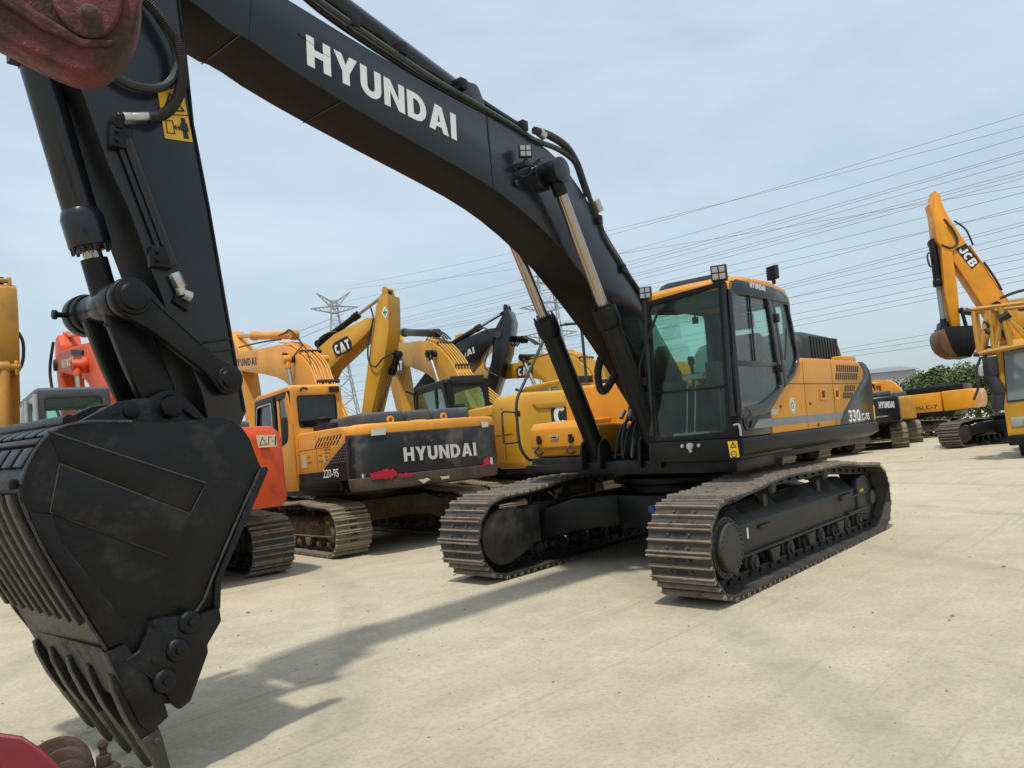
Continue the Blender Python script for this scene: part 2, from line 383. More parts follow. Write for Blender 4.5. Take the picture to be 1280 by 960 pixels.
UCC = {}
def undercarriage(root, name, ys, P, frame_mat, smats, detail=1, outer=1):
    """one track: frame with its chain, sprocket, idler and rollers. outer=+1 when the outer side is +y"""
    key = (name, outer, round(ys, 3), frame_mat.name, smats[0].name, detail, P['w'])
    if key in UCC:
        src = UCC[key]; f = copy_tree(src, root); return f
    xs, xi, zs, zi, Rs, Ri = P['xs'], P['xi'], P['zs'], P['zi'], P['Rs'], P['Ri']; w = P['w']; o = outer
    # side frame: box with sloped shoulder
    yo, yi = ys+o*(w*.20), ys-o*(w*.30)
    ym = ys-o*(w*.12)
    z0, z1, z2 = .30, P['fz']+.03, P['fz']+.19
    xa, xb = P['fx']
    b = MB()
    sec = [(yo, z0), (yo, z1), (ym, z2), (yi, z2), (yi, z0)]
    b.loft([[(x, y, z) for y, z in sec] for x in (xb, xb+.35, xa-.35, xa)])
    b.box((xb, min(yo, yo+o*.035), z0-.015), (xa, max(yo, yo+o*.035), z0+.015))
    f = b.build('track_frame', frame_mat, root, bevel=.012)
    pth = track_path(xs, xi, zs, zi, Rs, Ri, P['sag'])
    ch = obj('track_chain', chain_mesh(pth, P['n'], w, detail, smats), f); ch.location = (0, ys, 0)
    # sprocket + final drive
    b = MB(); rs = Rs-.10
    n = 23; prof = []
    for k in range(n*2):
        a = k*math.pi/n; r = rs+(.045 if k % 2 == 0 else -.01); prof.append((xs+r*math.cos(a), zs+r*math.sin(a)))
    b.prism(prof, 'y', ys-.035, ys+.035)
    b.cyl((xs, ys-o*.05, zs), (xs, ys+o*w*.40, zs), rs*.80, n=32)
    b.cyl((xs, ys+o*w*.40, zs), (xs, ys+o*w*.49, zs), rs*.66, rs*.64, n=32)
    if detail > 1:
        for k in range(28):
            a = k*2*math.pi/28
            b.cyl((xs+rs*.60*math.cos(a), ys+o*w*.49, zs+rs*.60*math.sin(a)), (xs+rs*.60*math.cos(a), ys+o*(w*.49+.012), zs+rs*.60*math.sin(a)), .011, n=6)
        for k in range(24):
            a = k*2*math.pi/24
            b.cyl((xs+rs*.73*math.cos(a), ys+o*w*.40, zs+rs*.73*math.sin(a)), (xs+rs*.73*math.cos(a), ys+o*(w*.40+.012), zs+rs*.73*math.sin(a)), .010, n=6)
    # inner drive guard
    b.prism([(xs-.50, zs+.24)]+[(xs+.34*math.cos(R(a)), zs+.30*math.sin(R(a))) for a in range(80, -111, -14)]+[(xs-.50, zs-.16)], 'y', ys-o*w*.1, ys-o*w*.47)
    b.build('sprocket', frame_mat if detail > 1 else smats[0], f, bevel=.01)
    b = MB()
    b.cyl((xi, ys-.06, zi), (xi, ys+.06, zi), Ri-.075, n=36); b.cyl((xi, ys-.1, zi), (xi, ys+.1, zi), Ri-.13, n=36); b.cyl((xi, ys-.2, zi), (xi, ys+.2, zi), .09, n=16)
    b.build('idler', smats[0], f, bevel=.008)
    # idler guard / yoke on the outer side
    b = MB(); b.prism(rp([(xb+.02, z1+.12), (xb-.30, z1+.16), (xb-.42, zi+.05), (xb-.34, z0-.08), (xb+.02, z0-.02)], .05), 'y', ys+o*w*.12, ys+o*w*.25)
    b.box((xb-.28, min(ys+o*w*.25, ys+o*w*.29), zi+.07), (xb+.45, max(ys+o*w*.25, ys+o*w*.29), zi+.10)); b.box((xb-.28, min(ys+o*w*.25, ys+o*w*.29), zi-.12), (xb+.45, max(ys+o*w*.25, ys+o*w*.29), zi-.09))
    ig = b.build('idler_guard', frame_mat, f, bevel=.012)
    if detail > 1:
        yy = ys+o*w*.255
        MB().prism(rp([(xb-.22, .52), (xb-.05, .52), (xb-.06, .56), (xb-.20, .57)], .01), 'y', yy, yy+o*.002).build('yellow_mark', YELD, ig, smooth=False)
        b = MB()
        for xx in (1.0, .15):
            b.loft([[(xx+dx, yo+(ym-yo)*t+o*.002, z1+(z2-z1)*t+.003) for dx, t in ((.30, .45), (.30, .8), (-.30, .8), (-.30, .45))], [(xx+dx, yo+(ym-yo)*t+o*.003, z1+(z2-z1)*t+.005) for dx, t in ((.30, .45), (.30, .8), (-.30, .8), (-.30, .45))]])
        b.cyl((xb+.55, yo-.001*o, .46), (xb+.55, yo+.003*o, .46), .035, n=16); b.build('frame_slot', BLACKD, f, smooth=False)
        b = MB(); b.box((xb+.25, min(yo, yo+o*.05), .50), (xb+.62, max(yo, yo+o*.05), .56)); b.box((.95, min(yo, yo+o*.04), .50), (1.2, max(yo, yo+o*.04), .53)); b.build('frame_step', frame_mat, f, bevel=.008)
    nr = P['nr']; me = None
    for k in range(nr):
        x = xb-.05+(xa-xb+.18)*k/(nr-1)
        if me is None:
            b = MB(); b.lathe((0, -w*.24, 0), (0, w*.24, 0), [(0, .045), (.06, .05), (.08, .085), (.2, .09), (.24, .12), (.34, .12), (.36, .085), (.64, .085), (.66, .12), (.76, .12), (.8, .09), (.92, .085), (.94, .05), (1, .045)], n=18); me = b.mesh(frame_mat)
        r = obj('track_roller', me, f); r.location = (x, ys, .195)
    me = None
    for x in P['cr']:
        if me is None:
            b = MB(); b.lathe((0, -w*.22, 0), (0, w*.22, 0), [(0, .05), (.05, .075), (.3, .08), (.3, .11), (.4, .11), (.4, .08), (.9, .08), (1, .06)], n=16); b.box((-.05, -.03, -.25), (.05, .03, 0)); me = b.mesh(frame_mat)
        r = obj('carrier_roller', me, f); r.location = (x, ys, P['cz'])
    if detail > 1:
        for x in (xb+.75, (xa+xb)/2, xa-.7):
            b = MB(); b.prism([(x-.12, z0-.02), (x+.12, z0-.02), (x+.07, z0-.15), (x-.07, z0-.15)], 'y', yo+o*.0, yo+o*.05); b.build('track_guard', frame_mat, f, bevel=.01)
    UCC[key] = f
    return f
BIG = dict(xs=2.1, xi=-2.13, zs=.47, zi=.43, Rs=.43, Ri=.42, w=.6, fz=.55, fx=(1.62, -1.72), n=49, nr=9, cr=(.75, -.75), cz=.86,
           sag=[(1.6, .915), (1.2, .955), (.8, .98), (.4, .975), (0, .965), (-.4, .965), (-.8, .965), (-1.2, .93), (-1.6, .885)])
MID = dict(xs=1.83, xi=-1.86, zs=.45, zi=.42, Rs=.40, Ri=.39, w=.6, fz=.50, fx=(1.4, -1.45), n=46, nr=8, cr=(.7, -.7), cz=.80,
           sag=[(1.3, .86), (.7, .90), (.2, .86), (-.2, .86), (-.7, .89), (-1.3, .83)])

def xframe(root, g, mat, h=.9):
    b = MB(); b.lathe((0, 0, .52), (0, 0, 1.02), [(0, .75), (.5, .8), (.55, .72), (.72, .72), (.74, .82), (.9, .82), (.92, .7), (1, .7)], n=36)
    for sx in (1, -1):
        for sy in (1, -1):
            # leg from the centre to the track frame
            r0 = [(sx*.15, sy*.3, .45), (sx*.95, sy*.3, .45), (sx*.95, sy*.3, .80), (sx*.15, sy*.3, .82)]
            r1 = [(sx*.85, sy*(g-.12), .28), (sx*1.38, sy*(g-.12), .28), (sx*1.38, sy*(g-.12), .62), (sx*.85, sy*(g-.12), .66)]
            rm = [(sx*.6, sy*.72, .42), (sx*1.27, sy*.72, .42), (sx*1.27, sy*.72, .78), (sx*.6, sy*.72, .80)]
            b.loft([r0, rm, r1])
    b.box((-.95, -.31, .42), (.95, .31, .79))
    return b.build('centre_frame', mat, root, bevel=.015)

# ------------------------------------------------------------------ shared pieces
def hyd(root, a, b_, rb, rr, split, mb, mr=None, name='hydraulic_cylinder', y=None):
    """cylinder barrel from b_ (base pin) toward a (rod pin); split = fraction from a where the barrel starts"""
    a = Vector(a); b_ = Vector(b_); m = a.lerp(b_, split); d = (b_-a).normalized()
    q = MB(); q.cyl(m, b_, rb, n=28); q.lathe(m-d*.02, m+d*.22, [(0, rb*.8), (.1, rb*.8), (.12, rb*1.22), (.8, rb*1.24), (1, rb*1.05)], n=28)
    for k in range(10):
        ax = d.orthogonal().normalized(); bx = d.cross(ax); an = k*math.pi/5
        o = (ax*math.cos(an)+bx*math.sin(an))*rb*1.05
        q.cyl(m+o-d*.03, m+o+d*.02, rb*.12, n=6)
    q.cyl(b_-Vector((0, .09, 0)), b_+Vector((0, .09, 0)), rb*1.15, n=24)
    s = Vector((0, rb*.9, 0))+d.cross(Vector((0, 1, 0)))*rb*.75
    c = q.build(name, mb, root, bevel=.004)
    q = MB(); q.cyl(a+d*.1, m+d*.05, rr, n=24); q.build('piston_rod', mr or CHROME, c)
    q = MB(); q.cyl(a-Vector((0, .08, 0)), a+Vector((0, .08, 0)), rr*1.9, n=24); q.cyl(a, a+d*.22, rr*1.25, n=20); q.build('rod_eye', mb, c, bevel=.006)
    return c
def plate_prof(root, name, pts, y0, y1, mat, bevel=.012, flange=.0):
    b = MB(); b.prism(pts, 'y', y0, y1); return b.build(name, mat, root, bevel=bevel)
def work_lamp(parent, p, d, s=.055, name='work_lamp'):
    """square LED lamp at p facing direction d"""
    d = Vector(d).normalized(); X = Vector((0, 0, 1)).cross(d).normalized(); U = d.cross(X)
    M = Matrix(((X.x, U.x, d.x, p[0]), (X.y, U.y, d.y, p[1]), (X.z, U.z, d.z, p[2]), (0, 0, 0, 1)))
    b = MB(); b.box((-s, -s, -.05), (s, s, 0), M); b.box((-s*.3, -s*1.7, -.03), (s*.3, -s, -.01), M)
    for k in range(5): b.box((-s*.9, -s*.8+k*s*.38, -.065), (s*.9, -s*.7+k*s*.38, -.05), M)
    l = b.build(name, BLACKD, parent, bevel=.003)
    b = MB()
    for i in (-1, 1):
        for j in (-1, 1): b.box((i*s*.45-s*.36, j*s*.45-s*.36, .0005), (i*s*.45+s*.36, j*s*.45+s*.36, .004), M)
    b.build('lamp_lens', LENS, l); return l
def seat(root, x, y, z, mat, f=1):
    b = MB(); b.box((x-.25, y-.24, z), (x+.27, y+.24, z+.13)); b.box((x-.18, y-.15, z-.35), (x+.18, y+.15, z))
    s = b.build('operator_seat', mat, root, bevel=.04, seg=3)
    b = MB(); b.loft([[(x-.22+k*-.05, y-w, z+.1+k*.62), (x-.12-k*.05, y-w, z+.1+k*.62), (x-.12-k*.05, y+w, z+.1+k*.62), (x-.22-k*.05, y+w, z+.1+k*.62)] for k, w in ((0, .2), (.5, .24), (.9, .22), (1, .18))]); b.build('seat_backrest', mat, s, bevel=.03, seg=3)
    b = MB(); b.box((x-.28, y-.12, z+.78), (x-.20, y+.12, z+.96)); b.build('headrest', mat, s, bevel=.03, seg=3)
    b = MB()
    for sy in (-1, 1):
        b.box((x-.1, y+sy*.36-.08, z-.3), (x+.45, y+sy*.36+.08, z+.18)); b.cyl((x+.36, y+sy*.36, z+.18), (x+.38, y+sy*.36, z+.42), .02); b.cyl((x+.38, y+sy*.36, z+.40), (x+.39, y+sy*.36, z+.50), .035)
    b.build('control_console', DARK, s, bevel=.015)
    return s

# =================================================================== main excavator
def main_excavator():
    tilt = Matrix(((1, 0, 0, 0), (0, 1, .0354, 0), (0, -.0354, 1, 0), (0, 0, 0, 1)))
    tilt = Matrix.Rotation(math.atan(-.0354), 4, 'X')
    T = thing('excavator', 'big black and orange excavator in front, marked 330LC-9S, its black bucket resting on the ground', 'excavator', tilt, 'crawler excavators parked in the yard')
    def A(px, py, ax, v, off=None, s=1):
        if off: px, py = off[0]+px/s, off[1]+py/s
        return onplane(tilt, px, py, ax, v)
    def A2(pts, ax, v, off=None, s=1):
        o = []
        for q in pts:
            p = A(q[0], q[1], ax, v, off, s); o.append(tuple(p[i] for i in range(3) if i != ax))
        return o
    # --- undercarriage
    undercarriage(T, 'main', 1.32, BIG, FRAME, (STEEL, EDGE), 2, 1)
    undercarriage(T, 'main', -1.32, BIG, FRAME, (STEEL, EDGE), 2, -1)
    xf = xframe(T, 1.34, BLK2)
    decal(xf, 'blue_sticker', rect(.10, .60, .17, .68), 'x', .96, BLUED)
    decal(T.children[0], 'white_sticker', rect(1.40, .44, 1.44, .54), 'y', 1.442, WHITE)
    # --- upper structure deck
    b = MB(); b.box((-2.7, -1.40, 1.12), (.5, 1.38, 1.22)); b.box((.5, -.45, 1.06), (1.38, 1.38, 1.20)); b.box((.3, -1.36, 1.08), (1.3, -.3, 1.18))
    b.box((-.2, -.30, 1.1), (.55, -.22, 1.75)); b.box((-.2, .30, 1.1), (.55, .38, 1.75))
    b.build('deck', BLK2, T, bevel=.01)
    # skirt beams
    b = MB(); b.prism(rp([(.46, 1.18), (1.46, 1.18), (1.46, 1.385), (.46, 1.385)], .02), 'x', .2, 1.45)
    sk = b.build('front_skirt', BLK2, T, bevel=.012)
    b = MB()
    b.loft([[(x, 1.02, 1.385), (x, 1.475, 1.385), (x, 1.49, 1.36), (x, 1.49, 1.25), (x, 1.44, z), (x, 1.02, z)] for x, z in ((1.444, 1.185), (-2.55, 1.20), (-2.78, 1.23))])
    b.build('side_skirt', BLK2, T, bevel=.012)
    b = MB(); b.box((-2.7, -1.46, 1.2), (.9, -1.0, 1.385)); b.build('side_skirt', BLK2, T, bevel=.012)
    # skirt details: latch bolts and yellow sticker
    b = MB()
    for y in (.86, 1.04): b.cyl((1.45, y, 1.335), (1.475, y, 1.335), .018, n=12)
    b.cyl((1.45, .95, 1.33), (1.49, .95, 1.33), .035, n=14); b.box((1.45, .93, 1.27), (1.475, .965, 1.36)); b.build('hook_bolts', ZINC, sk, bevel=.002)
    q = rp(A2([(444, 795), (484, 792), (496, 862), (456, 864)], 0, 1.452, (780, 320), 3.4286), .006)
    st = decal(T, 'warning_sticker', q, 'x', 1.452, YELD)
    cy = sum(p[0] for p in q)/len(q); cz = sum(p[1] for p in q)/len(q)
    b = MB(); b.ring([(cy-.035, cz+.015), (cy+.035, cz+.015), (cy, cz+.075)], [(cy-.022, cz+.022), (cy+.022, cz+.022), (cy, cz+.06)], 'x', 1.4545, 1.4555); b.box((1.4545, cy-.004, cz+.03), (1.4555, cy+.004, cz+.05))
    b.ring(arc(cy, cz-.045, .032, .032, 0, 345, 22), arc(cy, cz-.045, .025, .025, 0, 345, 22), 'x', 1.4545, 1.4555); b.box((1.4545, cy-.02, cz-.048), (1.4555, cy+.02, cz-.042)); b.build('pictogram', BLACKD, st, smooth=False)

    # --- engine housing, left side panels (traced on plane y=1.47)
    Y = 1.46
    body = [(-.27, 2.19), (-2.2, 2.20), (-2.62, 2.14), (-2.76, 2.02), (-2.80, 1.39), (.71, 1.385), (.69, 1.68), (.6, 1.76), (.3, 1.86), (-.02, 1.98), (-.14, 2.06)]
    b = MB(); b.prism([(-2.2, 2.18), (-2.7, 2.1), (-2.7, 1.3), (-.3, 1.3), (-.3, 2.18)], 'y', .95, 1.44); b.build('engine_housing', BLK, T, bevel=.04)
    orange = [(-.27, 2.19)]+[(-1.2, 2.195), (-2.15, 2.19)]+[(-2.30, 2.17), (-2.42, 2.09), (-2.44, 2.05), (-2.38, 1.95), (-1.42, 1.50), (-1.35, 1.39), (.705, 1.385), (.70, 1.66), (.66, 1.71), (.6, 1.76), (.35, 1.84), (.12, 1.92), (-.02, 1.98), (-.13, 2.05), (-.21, 2.12)]
    b = MB(); b.prism(orange, 'y', 1.425, 1.462); op = b.build('side_panel', ORG, T, bevel=.012, seg=3)
    # top rounded edge of orange panel
    b = MB(); b.loft([[(x, 1.30, 2.20), (x, 1.40, 2.19), (x, 1.44, 2.165), (x, 1.425, 2.12), (x, 1.30, 2.12)] for x in (-.27, -1.2, -2.15, -2.3)]); b.build('panel_shoulder', ORG, T, bevel=.006)
    decal(op, 'grey_stripe', [(-1.40, 1.462), (.702, 1.462), (.702, 1.545), (-1.50, 1.545)], 'y', 1.4625, STRIPE)
    b = MB()
    for x in (-.30, -1.22): b.box((x-.004, 1.4625, 1.39), (x+.004, 1.4635, 2.15))
    b.box((-2.40, 1.4625, 1.895), (.2, 1.4635, 1.903)); b.build('panel_gap', BLACKD, op, smooth=False)
    b = MB()
    def slots(x0, x1, z0, z1, n, sl, bm):
        wd = (x1-x0)/n
        for k in range(n):
            xa = x0+k*wd; bm.prism(rp([(xa+sl, z0), (xa+sl+wd*.55, z0), (xa+wd*.55, z1), (xa, z1)], .008, 2), 'y', 1.4625, 1.466)
    slots(-2.25, -1.38, 2.045, 2.13, 11, .035, b); slots(-2.18, -1.33, 1.945, 2.03, 11, .035, b)
    slots(-2.04, -1.62, 1.80, 1.875, 6, .035, b); slots(-1.93, -1.54, 1.71, 1.785, 6, .035, b)
    b.build('grille_slots', BLACKD, op, smooth=False)
    b = MB()
    for x in (-.85, -1.2-.12):
        b.ring(rp(rect(x-.09, 1.70, x+.09, 1.84), .012), rp(rect(x-.055, 1.73, x+.055, 1.81), .012), 'y', 1.4625, 1.474)
    b.build('door_latch', ORG, op, bevel=.003)
    b = MB()
    for x in (-.85, -1.32): b.prism(rp(rect(x-.05, 1.735, x+.05, 1.805), .01), 'y', 1.4625, 1.467)
    b.cyl((-.42, 1.462, 1.67), (-.42, 1.47, 1.67), .018, n=12); b.cyl((-.62, 1.462, 1.425), (-.62, 1.47, 1.425), .018, n=12); b.cyl((.42, 1.462, 1.66), (.42, 1.47, 1.66), .015, n=12)
    b.build('keyhole', BROWNP, op)
    cx, cz = A2([(722, 642)], 1, Y, (780, 320), 3.4286)[0]
    b = MB(); b.prism(arc(cx, cz, .075, .085, 0, 345, 23), 'y', 1.4625, 1.4645); rd = b.build('round_sticker', WHITE, op, smooth=False)
    b = MB(); b.ring(arc(cx, cz, .066, .075, 0, 345, 23), arc(cx, cz, .058, .066, 0, 345, 23), 'y', 1.4647, 1.4655); b.ring(arc(cx+.01, cz, .035, .045, -60, 240, 14)+[(cx, cz)], arc(cx+.01, cz, .018, .026, -60, 240, 14)+[(cx+.004, cz)], 'y', 1.4647, 1.4655); b.build('sticker_print', GREEND, rd, smooth=False)
    # black counterweight corner with type number
    cwp = [(-1.352, 1.388), (-1.425, 1.505), (-2.386, 1.953), (-2.447, 2.05), (-2.43, 2.10), (-2.31, 2.182), (-2.45, 2.19), (-2.62, 2.15), (-2.74, 2.07), (-2.78, 1.97), (-2.80, 1.388)]
    b = MB(); b.prism(cwp, 'y', 1.41, 1.456); b.build('counterweight_cheek', BLK, T, bevel=.008)
    b = MB(); plan = [(-2.3, 1.42), (-2.62, 1.45), (-2.80, 1.40), (-3.0, 1.15), (-3.22, .7), (-3.3, .2), (-3.3, -.2), (-3.22, -.7), (-3.0, -1.15), (-2.80, -1.40), (-2.62, -1.45), (-2.3, -1.42)]
    b.loft([[(x*(1 if z < 2.1 else .99)+(0.02 if z > 2.1 else 0), y*s, z) for x, y in plan] for z, s in ((1.19, .96), (1.24, .995), (1.39, 1.0), (1.95, 1.0), (2.1, .985), (2.17, .95))])
    cw = b.build('counterweight', BLK, T, bevel=.015)
    decal(T, 'reflector_strip', rect(-2.775, 1.41, -2.72, 1.60), 'y', 1.4575, YELD)
    text('330', T, A(965, 713, 1, 1.457, (780, 320), 3.4286), (-1, 0, 0), (0, 0, 1), .15, WHITE, width=.46, name='type_number', bold=.045)
    text('LC-9S', T, A(1012, 706, 1, 1.457, (780, 320), 3.4286), (-1, 0, 0), (0, 0, 1), .095, WHITE, width=.40, name='type_number', bold=.03)
    text('Robex', T, A(621, 681, 1, 1.4625, (780, 320), 3.4286)+Vector((0, 0, .0)), (-1, 0, 0), (0, 0, 1), .085, WHITE, width=.24, name='series_name', bold=.03)
    # hood
    b = MB()
    ho = [(-1.35, 2.19), (-1.40, 2.52), (-1.47, 2.60), (-1.6, 2.625), (-2.6, 2.60), (-2.85, 2.52), (-3.02, 2.19)]
    b.loft([[(x+(.04 if s < 1 else 0)*(1 if x < -2 else -1), y, 2.19+(z-2.19)*s) for x, z in ho] for y, s in ((1.06, .80), (1.0, .97), (.9, 1.0), (-.3, 1.0), (-.4, .97), (-.46, .8))])
    hd = b.build('engine_hood', paint('hood_paint', (.014, .015, .016), .42, .4, (.06, .057, .05)), T, bevel=.015)
    b = MB()
    for k in range(10):
        x = -1.74-k*.105
        b.prism(rp([(x, 2.28), (x-.055, 2.28), (x-.03, 2.56), (x+.025, 2.56)], .012, 2), 'y', 1.02, 1.075)
    b.build('hood_slots', BLACKD, hd, smooth=False)
    b = MB(); b.tube([(-2.7, .6, 2.5), (-2.95, .6, 2.62), (-3.05, .6, 2.4), (-3.1, .6, 2.25)], .012); b.build('hood_handle', DARK, hd)
    b = MB(); b.box((-3.0, -.9, 2.17), (-1.3, 1.0, 2.21)); b.build('hood_plate', BLK2, T)
    b = MB(); b.box((-2.9, .95, 2.16), (-2.45, 1.25, 2.30)); b.build('rear_step', ORG, T, bevel=.03)
    # right side: tanks, tool box
    b = MB(); b.box((-1.6, -1.44, 1.2), (.33, -.36, 2.12)); b.box((-2.6, -1.44, 1.2), (-1.6, -.9, 2.12)); tk = b.build('fuel_tank', ORG, T, bevel=.05, seg=3)
    b = MB(); b.cyl((-.2, -1.1, 2.11), (-.2, -1.1, 2.2), .09, n=20); b.cyl((.1, -.6, 2.11), (.1, -.6, 2.16), .06, n=20); b.build('filler_cap', BLACKD, tk, bevel=.005)
    b = MB(); b.box((.3, -1.40, 1.26), (1.08, -.40, 1.62)); tb = b.build('tool_box', ORG, T, bevel=.04, seg=3)
    b = MB()
    b.prism(rp([(1.09, 1.35), (1.13, 1.37), (1.12, 1.60), (1.05, 1.665), (.5, 1.69), (.5, 1.63), (1.02, 1.60), (1.07, 1.56)], .02, 2), 'y', -1.39, -.60)
    lid = b.build('tool_box_lid', ORG, T, bevel=.012, seg=3)
    b = MB(); b.ring(rp(rect(-1.07, 1.47, -.95, 1.51), .015), rp(rect(-1.05, 1.48, -.97, 1.50), .008), 'x', 1.13, 1.145); b.build('lid_handle', ZINC, lid, bevel=.003)
    b = MB(); b.prism(rp(rect(-1.05, 1.48, -.97, 1.50), .008), 'x', 1.125, 1.135)
    for y in (-1.24, -.76):
        b.cyl((1.12, y, 1.46), (1.16, y, 1.46), .034, n=12); b.box((1.12, y-.02, 1.42), (1.17, y+.01, 1.52)); b.tube([(1.13, y-.04, 1.38), (1.17, y-.06, 1.33), (1.16, y, 1.30), (1.16, y+.06, 1.315)], .012, 6)
    b.build('lid_hinge', BLACKD, lid)
    b = MB(); b.box((.2, -1.40, 1.10), (1.12, -.2, 1.25)); b.build('front_step', DARK, T, bevel=.01)
    # front right hand rail, traced on plane y=-1.42
    hr = [A(x, y, 1, -1.42, (560, 360), 3.6923) for x, y in ((475, 790), (400, 795), (365, 785), (332, 725), (318, 600), (318, 520), (350, 440), (460, 200))]
    b = MB(); b.tube(hr, .019, 10); h1 = b.build('hand_rail', GREENM, T)
    ml = [A(x, y, 1, -1.42, (560, 360), 3.6923) for x, y in ((320, 575), (255, 572), (250, 590), (255, 700), (268, 717), (325, 712))]
    b = MB(); b.tube(ml, .012, 8); b.build('rail_loop', GREENM, h1)
    b = MB(); b.box(tuple(ml[0]-Vector((.03, .02, .05))), tuple(ml[0]+Vector((.03, .02, .02)))); b.build('rail_clamp', BLACKD, h1)
    rr = [A(x, y, 1, -1.42, (560, 360), 3.6923) for x, y in ((540, 168), (600, 165), (615, 185), (630, 330), (640, 440))]
    b = MB(); b.tube(rr, .02, 8); b.tube([rr[0], rr[0]-Vector((-.1, 0, .02))], .015, 8); b.build('hand_rail', GREENM, T)

    # --- cab (x -0.18..1.44, y .5..1.48, z 1.39..3.0)
    X0 = 1.44
    side = [(1.45, 1.39), (1.455, 2.0), (1.42, 2.60), (1.39, 2.86), (1.34, 2.95), (1.0, 3.0), (.44, 3.005), (.1, 2.965), (-.01, 2.90), (-.06, 2.80), (-.2, 2.19), (-.12, 2.06), (-.02, 1.98), (.3, 1.855), (.6, 1.75), (.69, 1.67), (.705, 1.39)]
    # side wall as ring plates: door with window, rear quarter window
    dU = A2([(470, 165), (605, 165), (640, 450), (475, 460)], 1, 1.47, (780, 320), 3.4286)
    dL = A2([(478, 475), (650, 460), (672, 560), (590, 632), (500, 652)], 1, 1.47, (780, 320), 3.4286)
    # door plate with two openings: built as ring around a joint opening plus a mid bar
    op_in = rp([dU[0], dU[1], (.44, 2.11), (dL[2][0], dL[2][1]), (dL[3][0], dL[3][1]), (1.385, 1.665), (1.425, 2.1)], [.06, .06, .02, .07, .12, .06, .02], 4)
    op_out = rp([(1.41, 2.90), (.47, 2.93), (.335, 2.11), (.29, 1.865), (.76, 1.60), (1.44, 1.56), (1.455, 2.1)], [.06, .05, .02, .06, .1, .05, .02], 4)
    b = MB(); b.ring(op_out, op_in, 'y', 1.44, 1.485); door = b.build('door', BLK, T, bevel=.006)
    b = MB(); b.box((.45, 1.45, 2.075), (1.42, 1.482, 2.125)); b.box((.95, 1.462, 2.12), (.972, 1.478, 2.83)); b.build('window_bar', BLK, door, bevel=.004)
    b = MB(); b.prism(op_in, 'y', 1.455, 1.46); b.build('window', GLASSM, door, smooth=False)
    # lower door and rear cab lower panel
    b = MB(); b.prism([(1.44, 1.395), (1.44, 1.56), (.76, 1.60), (.29, 1.865), (.30, 1.865), (.60, 1.755), (.69, 1.67), (.703, 1.395)][:3]+[(.29, 1.863), (.60, 1.757), (.69, 1.672), (.703, 1.395)], 'y', 1.43, 1.475); b.build('lower_door_panel', BLK, T, bevel=.005)
    hx, hz = A2([(525, 700)], 1, 1.47, (780, 320), 3.4286)[0]
    b = MB(); b.ring(arc(hx, hz, .105, .11, 0, 345, 23), arc(hx, hz, .08, .085, 0, 345, 23), 'y', 1.47, 1.49); b.prism([(hx+.07, hz), (hx-.07, hz+.04), (hx-.07, hz-.01), (hx+.07, hz-.04)], 'y', 1.478, 1.495); b.prism(arc(hx, hz, .08, .085, 0, 345, 23), 'y', 1.470, 1.4765); b.build('door_handle', BLACKD, door, bevel=.003)
    decal(T, 'grey_stripe', [(.715, 1.462), (1.16, 1.462), (1.02, 1.545), (.715, 1.545)], 'y', 1.4765, STRIPE)
    # rear quarter
    q_in = rp([(.345, 2.74), (-.0, 2.77), (-.15, 2.18), (.0, 2.03), (.22, 1.93)], [.04, .06, .08, .05, .05], 4)
    q_out = rp([(.452, 2.93), (.02, 2.93), (-.215, 2.19), (-.01, 1.975), (.27, 1.865)], [.03, .08, .05, .03, .03], 4)
    b = MB(); b.ring(q_out, q_in, 'y', 1.435, 1.478); qp = b.build('rear_quarter_frame', BLK, T, bevel=.006)
    b = MB(); b.prism(q_in, 'y', 1.452, 1.457); b.build('window', GLASSM, qp, smooth=False)
    b = MB(); b.box((.335, 1.48, 2.55), (.40, 1.51, 2.64)); b.box((.335, 1.48, 2.02), (.40, 1.51, 2.1)); b.tube([(.26, 1.49, 2.15), (.2, 1.5, 2.35), (.16, 1.5, 2.5)], .01, 6); b.build('door_hinge', BLACKD, door, bevel=.004)
    # front frame (plane x=1.44)
    fo = rp([(.53, 2.83), (1.46, 2.90), (1.475, 1.39), (.46, 1.39)], .05); fi = rp([(.60, 2.775), (1.38, 2.845), (1.335, 1.455), (.575, 1.43)], [.03, .03, .06, .06])
    b = MB(); b.ring(fo, fi, 'x', 1.40, 1.452); b.box((1.41, .56, 1.872), (1.45, 1.345, 1.90)); fr = b.build('windscreen_frame', BLK2, T, bevel=.006)
    b = MB(); b.prism(fi, 'x', 1.425, 1.43); b.build('windscreen', GLASS, fr, smooth=False)
    b = MB(); b.cyl((1.46, 1.42, 1.60), (1.44, 1.43, 2.86), .032, n=12); b.cyl((1.455, 1.49, 1.62), (1.43, 1.485, 2.8), .02, n=10); b.cyl((1.46, .52, 1.45), (1.45, .56, 2.84), .03, n=12); b.build('corner_pillar', BLK, T)
    wp = [A(x, y, 0, 1.475, (780, 320), 3.4286) for x, y in ((72, 545), (68, 480), (95, 380), (150, 225))]
    b = MB(); b.tube(wp, .013, 6); b.box((1.46, .475, 1.98), (1.50, .53, 2.06)); b.build('wiper', BLACKD, fr)
    b = MB(); b.tube([A(x, y, 0, 1.48, (780, 320), 3.4286) for x, y in ((470, 725), (490, 722), (497, 740), (500, 770))], .012, 6); b.build('door_catch', ZINC, T)
    # other cab walls
    b = MB(); b.ring(rp([(.52, 2.85), (1.45, 2.88), (1.46, 1.4), (.5, 1.4)], .04), rp([(.62, 2.76), (1.36, 2.78), (1.36, 2.12), (.62, 2.12)], .05), 'x', -.13, -.09)
    rw = b.build('rear_cab_wall', BLK2, T, bevel=.005)
